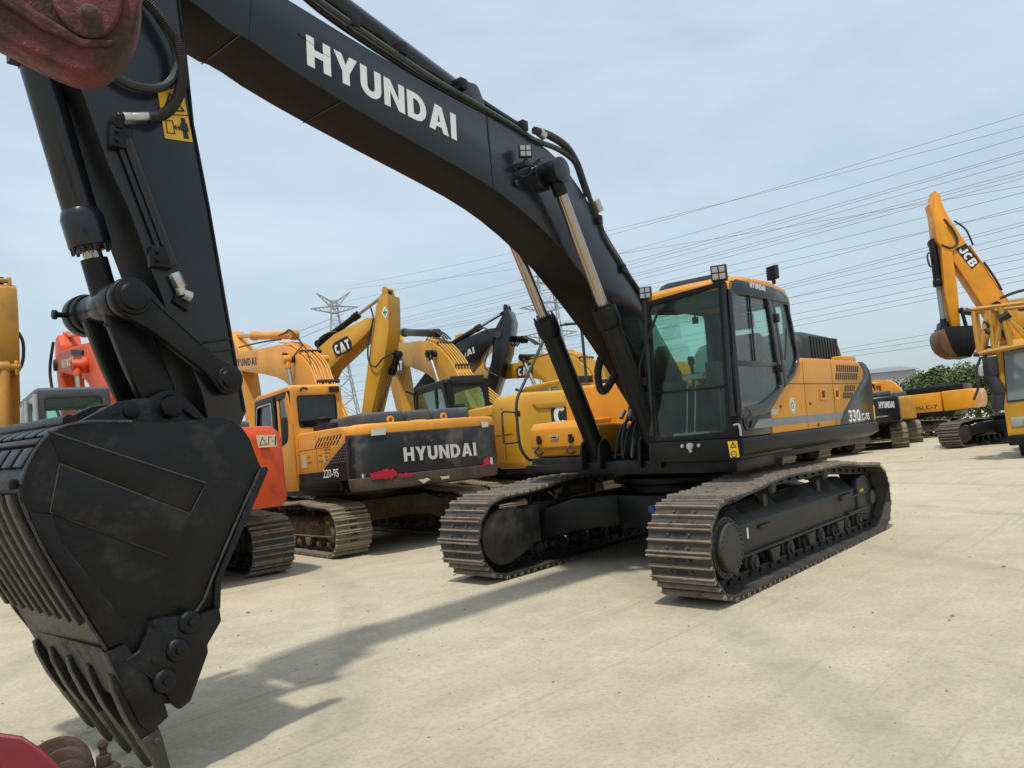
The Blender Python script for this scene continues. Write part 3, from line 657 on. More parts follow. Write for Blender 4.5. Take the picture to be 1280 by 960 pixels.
    b = MB(); b.prism(rp([(.62, 2.76), (1.36, 2.78), (1.36, 2.12), (.62, 2.12)], .05), 'x', -.112, -.107); b.build('window', GLASS, rw, smooth=False)
    b = MB(); b.ring(rp([(1.41, 2.88), (-.08, 2.90), (-.1, 1.4), (1.44, 1.4)], .04), rp([(1.33, 2.78), (.06, 2.78), (.04, 1.9), (1.35, 1.9)], .06), 'y', .5, .54)
    rw = b.build('right_cab_wall', BLK2, T, bevel=.005)
    b = MB(); b.prism(rp([(1.33, 2.78), (.06, 2.78), (.04, 1.9), (1.35, 1.9)], .06), 'y', .518, .523); b.build('window', GLASS, rw, smooth=False)
    b = MB(); b.box((-.1, .52, 1.37), (1.40, 1.44, 1.42)); b.build('cab_floor', DARK, T)
    # roof: orange rim and dark roof hatch
    b = MB()
    rim = [[(1.44, .51, 2.80), (1.44, .51, 2.86), (1.36, .53, 2.93), (.0, .53, 2.93), (-.14, .52, 2.86), (-.14, .52, 2.80)]]
    def prof(y, dz, m):  # roof longitudinal section
        return [(1.43-m, y, 2.83+dz), (1.42-m, y, 2.90+dz), (1.33-m, y, 2.955+dz), (1.0, y, 2.99+dz), (.44, y, 3.00+dz), (.10+m, y, 2.965+dz), (-.02+m, y, 2.90+dz), (-.06+m, y, 2.83+dz)]
    b.loft([prof(.505, -.06, .03), prof(.53, -.02, 0), prof(1.0, .0, 0), prof(1.40, .0, 0), prof(1.46, -.015, .0), prof(1.49, -.045, .02)])
    roof = b.build('cab_roof', ORG, T, bevel=.012, seg=3)
    b = MB(); b.loft([[(1.33, y, 2.93+d), (1.2, y, 3.03+d), (.5, y, 3.045+d), (.1, y, 2.97+d)] for y, d in ((.62, -.02), (.7, 0), (1.24, 0), (1.32, -.03))]); b.build('roof_hatch', BLK2, roof, bevel=.015)
    # black band above the door with the name
    b = MB(); b.prism([(1.41, 2.80), (1.385, 2.875), (1.30, 2.915), (.44, 2.922), (.14, 2.895), (.03, 2.84), (0, 2.78), (.45, 2.78), (1.3, 2.78)], 'y', 1.46, 1.494); bd = b.build('door_header', BLK, T, bevel=.004)
    text('HYUNDAI', bd, A(540, 134, 1, 1.495, (780, 320), 3.4286), (-1, 0, -.02), (0, 0, 1), .055, WHITE, width=.37)
    work_lamp(T, A(405, 72, 0, 1.44, (780, 320), 3.4286)+Vector((0, 0, .0)), (1, .25, -.1), .075)
    work_lamp(T, A(90, 158, 0, 1.46, (780, 320), 3.4286), (1, .35, -.05), .062)
    p = A(645, 72, 1, 1.36, (780, 320), 3.4286); work_lamp(T, p, (-.8, .45, 0), .075)
    b = MB(); b.tube([(.45, 1.2, 3.0), (.43, 1.2, 3.08)], .008, 6); b.cyl((1.36, 1.42, 2.93), (1.37, 1.42, 2.985), .022, n=12)
    b.cyl((1.43, .98, 2.87), (1.45, .98, 2.87), .012, n=8); b.build('roof_bolts', ORG, roof)
    seat(T, .30, .98, 1.78, SEATM)
    b = MB(); b.box((-.08, .60, 1.45), (.0, 1.36, 2.08)); b.box((.0, 1.30, 1.45), (.22, 1.36, 1.95)); b.build('red_panel', paint('red_panel', (.34, .03, .02), .8, .2), T, bevel=.02)  # red boxes at the rear and left rear of the cab interior
    b = MB()
    for y in (.83, .92): b.tube([(1.30, y-.0, 1.46), (1.22, y-.01, 1.75), (1.15, y-.02, 2.03)], .007, 6)
    b.box((1.1, .78, 2.0), (1.2, 1.0, 2.05)); b.box((1.05, .7, 1.43), (1.35, 1.1, 1.46)); b.build('travel_lever', flat('lever_grey', (.2, .2, .19)), T)
    b = MB(); b.box((1.22, 1.08, 1.9), (1.28, 1.24, 2.15)); b.box((.9, .56, 1.7), (1.25, .66, 2.0)); b.cyl((1.25, 1.2, 1.45), (1.24, 1.2, 1.9), .02, n=8); b.build('monitor', DARK, T, bevel=.01)
    b = MB(); b.prism([(1.37, 2.84), (1.37, 2.70), (.8, 2.74), (.8, 2.86)], 'y', .56, 1.42); b.build('sun_visor', DARK, T)
    b = MB(); b.cyl((1.2, .98, 2.62), (1.2, .98, 2.83), .008, n=6); b.box((1.19, .95, 2.56), (1.21, 1.01, 2.63)); b.build('hanging_tag', BLACKD, T)

    # --- boom
    bp = [(.10, 1.80), (.15, 1.95), (1.09, 2.95), (1.69, 3.63), (2.16, 4.06), (2.51, 4.25), (2.94, 4.345), (3.87, 4.42), (4.69, 4.55), (5.36, 4.67), (6.2, 4.82), (6.7, 4.83), (6.75, 4.65), (6.45, 4.52), (6.07, 4.40), (5.80, 4.285), (5.67, 4.285), (5.39, 4.18), (4.73, 4.02), (3.88, 3.845), (3.36, 3.725), (2.93, 3.57), (2.41, 3.30), (1.92, 2.93), (1.52, 2.60), (1.27, 2.36), (.92, 2.0), (.5, 1.56), (.25, 1.55)]
    bp = chaikin(bp)
    b = MB(); b.prism(bp, 'y', -.20, .30)
    bmesh.ops.recalc_face_normals(b.bm, faces=b.bm.faces); b.bm.normal_update()
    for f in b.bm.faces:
        if f.normal.z < -.3: f.material_index = 1  # down-facing sides take a darker, duller black: shade put into the colour
    boom = obj('boom', b.mesh([BLK, paint('shaded_matt_underside', (.007, .0065, .006), .5, .4, (.04, .034, .028), spec=.2)], bevel=.008), T)
    # flanges, weld seams on the side and across the underside
    b = MB()
    for x0, z0, x1, z1 in ((5.67, 4.285, 5.62, 4.74), (3.38, 3.73, 3.40, 4.38)):
        b.tube([(x0, .302, z0), (x1, .302, z1)], .004, 5)
    b.tube([(5.86, .302, 4.31), (5.3, .302, 4.45), (5.05, .302, 4.36)][1:], .003, 5)
    for x, z in ((5.745, 4.276), (4.95, 4.068)): b.tube([(x, -.2, z+.002), (x, .3, z+.002)], .005, 5)
    b.build('weld_seam', BLK, boom)
    H0 = A(384, 81, 1, .302); H1 = A(571, 176, 1, .302); dd = H1-H0
    Ht = A(387, 45, 1, .302)
    text('HYUNDAI', boom, H0, (dd.x, 0, dd.z), (-dd.z*-.0-0.02, 0, 1), (Ht-H0).length, WHITE, width=dd.length, name='maker_name', gap=.12, ext=.002)
    # boom side lamp and boss plates
    lp = A(657, 188, 1, .40); work_lamp(boom, lp, (.75, .9, -.15), .058)
    b = MB(); b.box((lp.x-.03, .30, lp.z-.14), (lp.x+.03, .41, lp.z-.10)); b.tube([lp-Vector((.05, .03, .1)), lp-Vector((.12, .05, .16)), lp-Vector((.0, .07, .22)), lp-Vector((-.07, .09, .14))], .008, 6)
    b.tube([lp-Vector((.1, .04, .1)), lp-Vector((.25, .08, .08)), lp-Vector((.33, .08, -.02)), (lp.x-.42, .28, lp.z+.06)], .008, 6); b.build('lamp_cable', BLACKD, boom)
    b = MB(); b.cyl((2.70, -.36, 3.97), (2.70, .36, 3.97), .16, .14, n=32); b.cyl((2.70, .36, 3.97), (2.70, .53, 3.97), .105, n=28); b.cyl((2.70, .53, 3.97), (2.70, .56, 3.97), .12, n=28); b.cyl((2.70, -.48, 3.97), (2.70, -.36, 3.97), .10, n=24); b.cyl((3.08, .30, 3.83), (3.08, .33, 3.83), .03, n=12)
    b.build('cylinder_boss', BLK, boom, bevel=.008)
    b = MB(); b.cyl((.42, -.34, 1.75), (.42, .42, 1.75), .12, n=24); b.build('boom_foot_pin', DARK, T, bevel=.01)
    # boom cylinders
    hyd(T, (2.70, .45, 3.97), (1.235, .45, 1.22), .098, .056, .44, BLK2, CHROME)
    hyd(T, (2.70, -.30, 3.97), (1.235, -.30, 1.22), .098, .056, .44, BLK2, CHROME)
    b = MB()
    for y in (.33, .57, -.18, -.42): b.prism(rp([(1.18, 1.12), (1.45, 1.12), (1.42, 1.40), (1.32, 1.47), (1.22, 1.40)], .05), 'y', y-.015, y+.015)
    b.build('cylinder_bracket', BLK2, T, bevel=.008)
    # pipes on barrels and hoses at the foot
    b = MB()
    for y in (.45, -.30):
        a = Vector((2.70, y, 3.97)); c = Vector((1.32, y, 1.38)); m = a.lerp(c, .5); d = (c-a).normalized(); s = Vector((.0, -.0, 0))+Vector((-d.z, 0, d.x))*-.135
        b.tube([m+s, a.lerp(c, .62)+s, a.lerp(c, .92)+s, a.lerp(c, .97)+s*.5], .02, 8)
    for k in range(4):
        y = -.12+k*.11; b.tube([(1.22, y, 1.22), (1.08, y, 1.50), (.90, y+.02, 1.64), (.7, y, 1.56)], .018, 8)
    for k in range(3): b.tube([(.98, -.05+k*.14, 1.70), (1.12, -.05+k*.14, 1.48), (1.22, -.02+k*.12, 1.24)], .016, 8)
    b.build('hydraulic_hose', RUB, T)
    b = MB()
    for k in range(5): b.cyl((.98, -.1+k*.1, 1.74), (1.06, -.1+k*.1, 1.66), .025, n=8)
    b.build('hose_fitting', ZINC, T)
    b = MB(); b.tube([A(x, y, 1, -.1, (620, 340), 3.69) for x, y in ((485, 395), (470, 460), (478, 530), (500, 548), (535, 500), (550, 460))], .045, 10, ribs=.02); b.build('hydraulic_hose', RUB, T)
    # valve block behind
    b = MB(); b.box((.35, -.2, 1.2), (1.0, .36, 1.55)); b.build('swing_motor', DARK, T, bevel=.03)

    # lines along the top of the boom (plane y=.2 / traced px)
    def top_line(pts, y, r, name, mat, ribs=0, n=8):
        b = MB(); b.tube([A(px, py, 1, y) for px, py in pts], r, n, ribs=ribs); return b.build(name, mat, boom)
    top_line(((378, -14), (430, 24), (480, 58), (540, 98), (600, 133), (650, 163), (668, 175), (700, 188), (722, 208), (738, 250), (750, 280), (757, 300), (778, 334), (800, 366), (812, 392)), .30, .026, 'boom_pipe', GREENM)
    top_line(((395, -20), (440, 16), (500, 58), (560, 98), (620, 138), (655, 160)), .10, .022, 'boom_pipe', GREENM)
    top_line(((350, -30), (400, 14), (460, 56), (520, 94), (580, 128), (640, 160), (690, 196), (720, 238), (760, 300), (800, 366)), .28, .018, 'boom_pipe', BLK2)
    top_line(((668, 163), (688, 170), (708, 184), (721, 205), (728, 225), (735, 245)), .30, .038, 'boom_hose', RUB)
    b = MB()
    for px, py in ((575, 106), (652, 158), (746, 275), (776, 336), (500, 62), (440, 28)):
        p = A(px, py, 1, .28); b.box(tuple(p-Vector((.04, .06, .05))), tuple(p+Vector((.04, .05, .045))))
    b.build('pipe_clamp', BLK2, boom, bevel=.008)
    b = MB()
    for px, py in ((674, 165), (744, 250)):
        p = A(px, py, 1, .30); q = A(px+6, py+(5 if px < 700 else 14), 1, .30); b.cyl(p, q, .044, n=12)
    b.build('hose_fitting', ZINC, boom)
    # arm cylinder above the boom
    a = A(440, 0, 1, .05)+Vector((0, 0, .0)); c = Vector((3.45, .05, 4.62))
    hyd(T, Vector((7.05, .05, 5.55)), c, .10, .055, .42, BLK, CHROME)
    b = MB()
    for y in (-.08, .18): b.prism(rp([(3.2, 4.33), (3.85, 4.40), (3.55, 4.68), (3.38, 4.70)], .05), 'y', y-.02, y+.02)
    b.build('cylinder_bracket', BLK, boom, bevel=.008)

    # --- arm
    right = A2([(218, -60), (233, 60), (243, 156), (263, 260), (292, 427), (308, 515)], 1, .28)
    ridge = A2([(60, -40), (104, 115), (137, 207), (160, 257), (212, 397), (234, 443)], 1, .28)
    ap = right+[(5.84, 1.80), (5.90, 1.70), (6.00, 1.67), (6.06, 1.76), (6.10, 1.98)]+ridge[::-1][:5]+[(6.98, 4.2), (6.95, 4.8), (6.85, 5.5), (6.5, 5.75), (6.2, 5.6), (6.05, 4.9)]
    b = MB(); b.prism(ap, 'y', -.13, .28)
    b.bm.normal_update(); bmesh.ops.recalc_face_normals(b.bm, faces=b.bm.faces)
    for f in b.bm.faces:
        if f.normal.x > .5: f.material_index = 1  # front faces use a darker matt copy of the black, painted-in shade
    KEEP.add('arm'); arm = b.build('arm', [BLK, paint('shaded_matt_front', (.006, .0062, .0065), .6, .3, (.03, .027, .022), spec=.15)], T, bevel=.008)
    b = MB(); b.tube([Vector((p[0]+.012, .282, p[1])) for p in right], .009, 6, smooth=False)
    e0, e1 = A(243, 430, 1, .284), A(290, 423, 1, .284); b.tube([e0, e1], .008, 6); b.tube([A(248, 442, 1, .284), A(291, 437, 1, .284)], .006, 6); b.build('weld_seam', BLK2, arm)
    # warning label
    lab = A2([(197, 113), (228, 111), (241, 178), (206, 173)], 1, .283)
    lb = decal(arm, 'warning_label', rp(lab, .008), 'y', .283, YELD, .002)
    P4 = [Vector((p[0], .2856, p[1])) for p in lab]
    def uv(u, v): return P4[0].lerp(P4[1], u).lerp(P4[3].lerp(P4[2], u), v)
    def line(b, pts, r=.005):
        for i in range(len(pts)-1):
            p, q = uv(*pts[i]), uv(*pts[i+1]); d = (q-p).normalized(); s = d.cross(Vector((0, 1, 0)))*r
            b.loft([[p-s-d*r*.5, p+s-d*r*.5, p+s-d*r*.5+Vector((0, .0012, 0)), p-s-d*r*.5+Vector((0, .0012, 0))], [q-s+d*r*.5, q+s+d*r*.5, q+s+d*r*.5+Vector((0, .0012, 0)), q-s+d*r*.5+Vector((0, .0012, 0))]])
    b = MB(); line(b, [(.12, .42), (.45, .08), (.88, .42), (.12, .42)], .005); line(b, [(0, .5), (1, .5)], .003); line(b, [(.12, .62), (.38, .62), (.38, .88), (.12, .88), (.12, .62)], .003)
    line(b, [(.42, .75), (.62, .75)], .004); line(b, [(.47, .71), (.42, .75), (.47, .79)], .004); line(b, [(.57, .71), (.62, .75), (.57, .79)], .004)
    line(b, [(.78, .64), (.78, .80)], .014); line(b, [(.74, .8), (.73, .94)], .008); line(b, [(.82, .8), (.83, .94)], .008); line(b, [(.68, .66), (.66, .8)], .005); line(b, [(.88, .66), (.9, .8)], .005); line(b, [(.78, .575), (.78, .60)], .014)
    b.build('pictogram', BLACKD, lb, smooth=False)
    # pipe on the arm side with clamps and fittings
    o4 = (20, 160); s4 = 4
    def PA(x, y, yy=.33): return A(x, y, 1, yy, o4, s4)
    b = MB(); b.cyl(PA(555, 60), PA(790, 690), .027, n=14); b.cyl(PA(530, 110, .31), PA(730, 640, .31), .018, n=12); pipe = b.build('arm_pipe', BLK, arm)
    b = MB()
    for (x, y) in ((520, 55), (720, 650)):
        p = PA(x, y, .31); b.box(tuple(p-Vector((.06, .03, .06))), tuple(p+Vector((.06, .035, .06))))
        for k in (-1, 1): b.cyl(p+Vector((0.03, .03, .025*k)), p+Vector((0.03, .055, .025*k)), .013, n=8)
    b.build('pipe_clamp', BLK2, pipe, bevel=.006)
    b = MB(); b.cyl(PA(790, 725), PA(825, 800), .036, n=6); b.cyl(PA(820, 800), PA(832, 835), .03, n=12); b.cyl(PA(835, 830), PA(875, 845), .033, n=6); b.build('hose_fitting', ZINC, pipe, bevel=.003)
    b = MB(); b.prism(A2([(780, 870), (800, 820), (860, 880), (855, 920)], 1, .30, o4, s4), 'y', .285, .32); b.build('valve_flange', BLK2, pipe, bevel=.006)
    b = MB(); b.cyl((6.565, .05, 3.0), (6.60, .05, 3.0), .02, n=8); b.build('grease_nipple', BLK2, arm)
    s5 = 5.333
    def PB(x, y, yy=.36): return A(x/s5, y/s5, 1, yy)
    b = MB(); b.cyl(PB(820, 780), PB(880, 780), .027, n=8); b.cyl(PB(880, 780), PB(1000, 775), .024, n=14); b.build('hose_fitting', ZINC, arm, bevel=.002)
    b = MB(); b.cyl(PB(780, 770, .35), PB(790, 850, .33), .03, n=10); b.cyl(PB(780, 775, .35), PB(830, 780, .36), .024, n=8); b.build('pipe_elbow', BLK2, arm, bevel=.004)
    b = MB(); b.tube([PB(x, y) for x, y in ((990, 785), (1060, 775), (1140, 720), (1195, 620), (1215, 500), (1205, 370), (1170, 260), (1110, 170), (1040, 80), (960, -10), (900, -90))], .034, 12, ribs=.011); b.build('ribbed_hose', RUB, arm)
    b = MB(); b.tube([PB(x, y, .34) for x, y in ((690, 450), (760, 500), (850, 555), (960, 585), (1060, 585), (1130, 550), (1170, 480), (1180, 380), (1150, 270), (1080, 150), (1010, 40), (950, -60))], .026, 10)
    b.build('arm_hose', RUB, arm)
    # bucket cylinder
    ctop = A(16, 40, 1, .05); cp = Vector((6.52, .05, 2.49))
    p1 = A(48, 210, 1, .05); d = (A(122, 330, 1, .05)-A(58, 110, 1, .05)).normalized()
    top = cp-d*3.0
    hyd(T, cp, top, .092, .052, .115, BLK, CHROME)
    b = MB(); m = cp.lerp(top, .46); b.cyl(m-d*.01, m+d*.01, .098, n=24); b.box(tuple(m+Vector((.085, -.03, -.03))), tuple(m+Vector((.14, .03, .03)))); b.cyl(cp-d*.28, cp-d*.02, .072, n=20); b.build('hose_strap', BLK2, T)
    # linkage
    P1 = (6.52, 2.49); P2 = (5.98, 2.04)
    def link(y0, y1):
        u = Vector((P2[0]-P1[0], P2[1]-P1[1])).normalized(); w_ = Vector((-u.y, u.x))
        pts = [tuple(Vector(P1)+Vector((math.cos(a), math.sin(a)))*.115) for a in [math.atan2(w_.y, w_.x)+math.pi*k/10*1.0 for k in range(0, 11)]]
        pts2 = [tuple(Vector(P2)+Vector((math.cos(a), math.sin(a)))*.095) for a in [math.atan2(-w_.y, -w_.x)+math.pi*k/10 for k in range(0, 11)]]
        m1 = Vector(P1).lerp(Vector(P2), .3); m2 = Vector(P1).lerp(Vector(P2), .8)
        allp = pts+[tuple(m1-w_*.075), tuple(m2-w_*.062)]+pts2+[tuple(m2+w_*.062), tuple(m1+w_*.075)]
        b = MB(); b.prism(allp, 'y', y0, y1)
        return b
    b = link(.32, .39); lk = b.build('side_link', BLK2, T, bevel=.012, seg=3)
    b = MB(); b.lathe((P1[0], .385, P1[1]), (P1[0], .425, P1[1]), [(0, .10), (.5, .095), (.55, .075), (1, .07)], n=32); b.lathe((P2[0], .385, P2[1]), (P2[0], .42, P2[1]), [(0, .08), (.5, .075), (.55, .055), (1, .05)], n=28)
    b.build('pin_cap', BLK2, lk, bevel=.004)
    b = MB(); b.prism([(P1[0]-.14, P1[1]-.04), (P1[0]-.10, P1[1]-.0), (P1[0]-.34, P1[1]-.2), (P1[0]-.38, P1[1]-.25)], 'y', .39, .396); b.build('link_plate', BLK, lk)
    link(-.25, -.18).build('side_link', BLK2, T, bevel=.012)
    b = MB(); b.cyl((P1[0], -.28, P1[1]), (P1[0], .32, P1[1]), .098, n=28); b.cyl((P1[0], .16, P1[1]), (P1[0], .30, P1[1]), .112, n=28); b.cyl((P1[0], -.32, P1[1]), (P1[0], -.24, P1[1]), .125, n=28)
    b.cyl((P1[0]+.10, -.25, P1[1]-.01), (P1[0]+.18, -.25, P1[1]-.01), .018, n=8); b.cyl((P1[0]+.17, -.25, P1[1]-.01), (P1[0]+.195, -.25, P1[1]-.01), .03, n=8); b.cyl((P1[0]+.05, .2, P1[1]-.1), (P1[0]+.07, .2, P1[1]-.14), .02, n=8)
    b.build('link_pin', BLK2, T, bevel=.006)
    b = MB()
    for y0, y1 in ((-.12, -.05), (.17, .24)): b.prism([(6.40, 2.54), (6.56, 2.52), (6.61, 2.42), (6.52, 2.15), (6.41, 1.88), (6.32, 1.79), (6.21, 1.85), (6.24, 2.02), (6.35, 2.30)], 'y', y0, y1)
    b.loft([[(x+dx, y, z) for x, y, z in ((6.36, -.06, 2.36), (6.48, -.06, 2.32), (6.48, .18, 2.32), (6.36, .18, 2.36))] if dx == 0 else [(6.28, -.06, 2.10), (6.40, -.06, 2.06), (6.40, .18, 2.06), (6.28, .18, 2.10)] for dx in (0, 1)]); b.build('bucket_link', BLK2, T, bevel=.015, seg=3)

    # --- bucket
    o2 = (0, 480); s2 = 2; YB = .70
    side = A2([(50, 300), (48, 250), (70, 190), (120, 120), (200, 95), (330, 92), (440, 97), (510, 85), (570, 80), (620, 120), (645, 190), (658, 215), (540, 490), (545, 570), (440, 800), (400, 800), (340, 740), (265, 665), (180, 530), (100, 395)], 1, YB, o2, s2)
    b = MB(); b.prism(chaikin(side), 'y', YB-.035, YB); buck = b.build('bucket', BKT, T, bevel=.008)
    sd = [(x, z) for x, z in side]
    b = MB(); b.prism(chaikin(side), 'y', -.55, -.515); b.build('bucket_cheek', BKT, buck, bevel=.008)
    # shell: sweep of the back profile
    back = A2([(555, 82), (440, 100), (330, 95), (200, 97), (125, 125), (75, 192), (55, 250), (60, 305), (104, 395), (182, 530), (268, 665), (320, 740)], 1, YB, o2, s2)
    def sweep(prof, y0, y1, t0, t1):
        rings = []
        n = len(prof); out = []
        for i, p in enumerate(prof):
            a = Vector(prof[max(0, i-1)]); c = Vector(prof[min(n-1, i+1)]); d = (c-a).normalized(); nr = Vector((-d.y, d.x))
            out.append((Vector(p), nr))
        return [[(p+nr*t0).to_tuple(), (p+nr*t1).to_tuple()] for p, nr in out], out
    def shell(prof, y0, y1, t0, t1, b):
        _, out = sweep(prof, y0, y1, t0, t1)
        b.loft([[((p+nr*t0).x, y0, (p+nr*t0).y), ((p+nr*t1).x, y0, (p+nr*t1).y), ((p+nr*t1).x, y1, (p+nr*t1).y), ((p+nr*t0).x, y1, (p+nr*t0).y)] for p, nr in out])
    # orientation: normal sign so that + is outward
    c0 = Vector(back[6]); dtest = (Vector(back[7])-Vector(back[5])).normalized(); sg = 1 if Vector((-dtest.y, dtest.x)).dot(Vector((1, 0))) > 0 else -1
    fine = chaikin(chaikin(back, False), False)
    b = MB(); shell(fine, -.515, YB-.035, -.005*sg, -.035*sg, b); b.build('bucket_shell', BKT, buck)
    WORN = paint('worn_bucket_steel', (.06, .054, .045), .5, .8, (.02, .018, .016), scale=9, bump=.5, metal=.3)
    low = A2([(47, 262), (58, 310), (100, 395), (140, 465), (182, 532), (240, 622)], 1, YB, o2, s2); low = chaikin(low, False)
    for k in range(9):
        y = -.50+k*.135
        b = MB(); shell(low, y, y+.055, -.005*sg, .028*sg, b); b.build('wear_strip', WORN, buck, bevel=.004)
    upb = chaikin(A2([(58, 215), (75, 185), (100, 150)], 1, YB, o2, s2), False); upc = chaikin(A2([(112, 132), (135, 116), (170, 102), (205, 95)], 1, YB, o2, s2), False)
    for k in range(7):
        y = -.50+k*.172
        b = MB(); shell(upb, y, y+.13, -.005*sg, .018*sg, b); b.build('wear_pad', BKT, buck, bevel=.004)
        b = MB(); shell(upc, y+.02, y+.155, -.005*sg, .018*sg, b); b.build('wear_pad', BKT, buck, bevel=.004)
    b = MB(); shell(chaikin(A2([(50, 235), (47, 250), (47, 268)], 1, YB, o2, s2), False), -.52, YB-.03, -.005*sg, .03*sg, b); shell(A2([(98, 148), (112, 134)], 1, YB, o2, s2), -.52, YB-.03, -.005*sg, .02*sg, b); b.build('cross_bar', BKT, buck, bevel=.006)
    b = MB(); p = A(125, 122, 1, YB, o2, s2); b.cyl((p.x-.10, -.5, p.z+.055), (p.x-.10, YB-.05, p.z+.055), .03, n=14); b.build('torque_tube', BKT, buck)
    # raised reinforcement on the cheek
    b = MB(); b.prism(A2([(150, 200), (475, 325), (430, 435), (125, 320)], 1, YB, o2, s2), 'y', YB, YB+.014)
    b.build('cheek_plate', BKT, buck, bevel=.008)
    b = MB(); b.prism(A2([(120, 118), (515, 248), (478, 322), (152, 196)], 1, YB, o2, s2), 'y', YB, YB+.004); b.build('cheek_plate', BKT, buck, bevel=.003)
    b = MB(); b.prism(A2([(128, 325), (152, 400), (325, 618), (300, 650), (268, 660), (100, 392), (68, 320)], 1, YB, o2, s2), 'y', YB, YB+.022); b.build('cheek_plate', BKT, buck, bevel=.01)
    WM = paint('weld_and_highlight_metal', (.014, .014, .014), .45, .8, (.075, .07, .06), scale=16, bump=.8, thr=.42)
    for pl in ([(150, 200), (475, 325), (430, 435), (125, 320), (150, 200)], [(120, 118), (515, 248), (478, 322)], [(128, 325), (152, 400), (325, 618), (300, 650)]):
        b = MB(); b.tube([A(x, y, 1, YB+.006, o2, s2) for x, y in pl], .0055, 6, smooth=False); b.build('weld_and_highlight_bead', WM, buck)  # paler lines along the cheek plate outlines: edge highlights put in as beads
    # weld bead along the leading edge
    b = MB(); e = [A(x, y, 1, YB+.006, o2, s2) for x, y in ((650, 215), (600, 325), (565, 405), (530, 488), (510, 540), (490, 570))]; b.tube(e, .007, 6, smooth=False)
    e = [A(x, y, 1, YB+.004, o2, s2) for x, y in ((56, 300), (100, 395), (140, 465), (180, 532), (266, 664))]; b.tube(e, .008, 6); e = [A(x, y, 1, YB+.0, o2, s2) for x, y in ((52, 250), (74, 192), (124, 124), (204, 96), (330, 94))]; b.tube(e, .008, 6); b.build('weld_and_highlight_bead', WM, buck)
    b = MB(); b.prism(A2([(663, 205), (668, 215), (550, 490), (548, 560), (530, 575), (535, 490), (640, 235)], 1, YB, o2, s2), 'y', YB-.05, YB+.02); b.build('leading_edge', BKT, buck, bevel=.008)
    # side cutter and corner plates
    ct = A2([(372, 590), (400, 580), (490, 575), (540, 555), (545, 590), (510, 650), (512, 668), (468, 790), (440, 812), (425, 800), (385, 745), (300, 690), (340, 665)], 1, YB, o2, s2)
    b = MB(); b.prism(ct, 'y', YB, YB+.045); sc = b.build('side_cutter', BKT, buck, bevel=.012)
    b = MB()
    for x, y in ((475, 595), (445, 665), (413, 742)):
        p = A(x, y, 1, YB+.05, o2, s2); b.lathe((p.x, YB+.04, p.z), (p.x, YB+.07, p.z), [(0, .062), (.7, .055), (1, .04)], n=24); b.cyl((p.x, YB+.05, p.z), (p.x, YB+.085, p.z), .022, n=6)
    for x, y in ((390, 600), (390, 690)):
        p = A(x, y, 1, YB+.05, o2, s2); b.cyl((p.x, YB+.04, p.z), (p.x, YB+.056, p.z), .022, n=12)
    b.build('cutter_bolt', BKT, sc, bevel=.004)
    cg = A2([(262, 672), (310, 648), (405, 785), (420, 830), (372, 872), (345, 850)], 1, YB+.02, o2, s2)
    b = MB(); b.prism(cg, 'y', YB-.06, YB+.04); b.build('corner_guard', BKT, buck, bevel=.012)
    # lip: traced both ends
    lt = [A(80, 617, 1, -.52, o2, s2), A(112, 668, 1, -.52, o2, s2)]; lr = [A(265, 668, 1, YB, o2, s2), A(312, 752, 1, YB, o2, s2)]
    def lipring(p, q, y, z=0):
        return [(p.x, y, p.z), (q.x, y, q.z), (q.x-.05, y, q.z-.01), (p.x-.05, y, p.z)]
    L0 = Vector((6.77, 0, .66)); L1 = Vector((6.68, 0, .42))
    b = MB(); b.loft([[(lt[0].x+.01, -.55, lt[0].z+.01), (lt[1].x-.03, -.55, lt[1].z-.08), (lt[1].x-.10, -.55, lt[1].z-.06), (lt[0].x-.05, -.55, lt[0].z+.01)], [(lr[0].x+.01, YB-.03, lr[0].z+.01), (lr[1].x-.0, YB-.03, lr[1].z-.08), (lr[1].x-.07, YB-.03, lr[1].z-.06), (lr[0].x-.05, YB-.03, lr[0].z+.01)]])
    b.build('lip_plate', WORN, buck, bevel=.008)
    # teeth
    tips = [(6.52, -.43, .02), (6.525, -.16, .0), (6.535, .12, -.0), (6.545, .40, -.01), (6.565, .69, -.03)]
    for k, (tx, ty, tz) in enumerate(tips):
        bx_, bz_ = 6.735+.01*k*.5, .50-.006*k
        base = Vector((bx_, ty-.02, bz_)); tip = Vector((tx, ty, tz)); d = (tip-base); L = d.length; d.normalize(); sdir = Vector((-d.z, 0, d.x))
        if sdir.x < 0: sdir = -sdir
        mid = base+d*L*.42
        def ringp(c, w, h0, h1):
            w *= .85; h0 *= .66; h1 *= .8
            return [tuple(c+Vector((0, -w, 0))+sdir*h0), tuple(c+Vector((0, w, 0))+sdir*h0), tuple(c+Vector((0, w, 0))+sdir*h1), tuple(c+Vector((0, -w, 0))+sdir*h1)]
        b = MB(); b.loft([ringp(base-d*.12, .035, -.0, .035), ringp(base-d*.05, .045, -.03, .055), ringp(base+d*.1, .055, -.09, .06), ringp(mid, .058, -.085, .045), ringp(mid+d*.02, .045, -.07, .03)]); th = b.build('tooth_adapter', BKT, buck, bevel=.008)
        b = MB(); b.loft([ringp(mid, .062, -.082, .042), ringp(mid+d*.05, .062, -.078, .040), ringp(mid+d*.16, .048, -.055, .026), ringp(tip-d*.06, .044, -.036, .02), ringp(tip-d*.015, .038, -.026, .012), ringp(tip, .022, -.010, .002)]); b.cyl(mid+d*.05+Vector((0, -.07, 0))-sdir*.02, mid+d*.05+Vector((0, .07, 0))-sdir*.02, .016, n=10); b.build('tooth', WORN, th, bevel=.008, seg=3)
    # ears for the pins
    o3 = (60, 320); s3 = 4.365
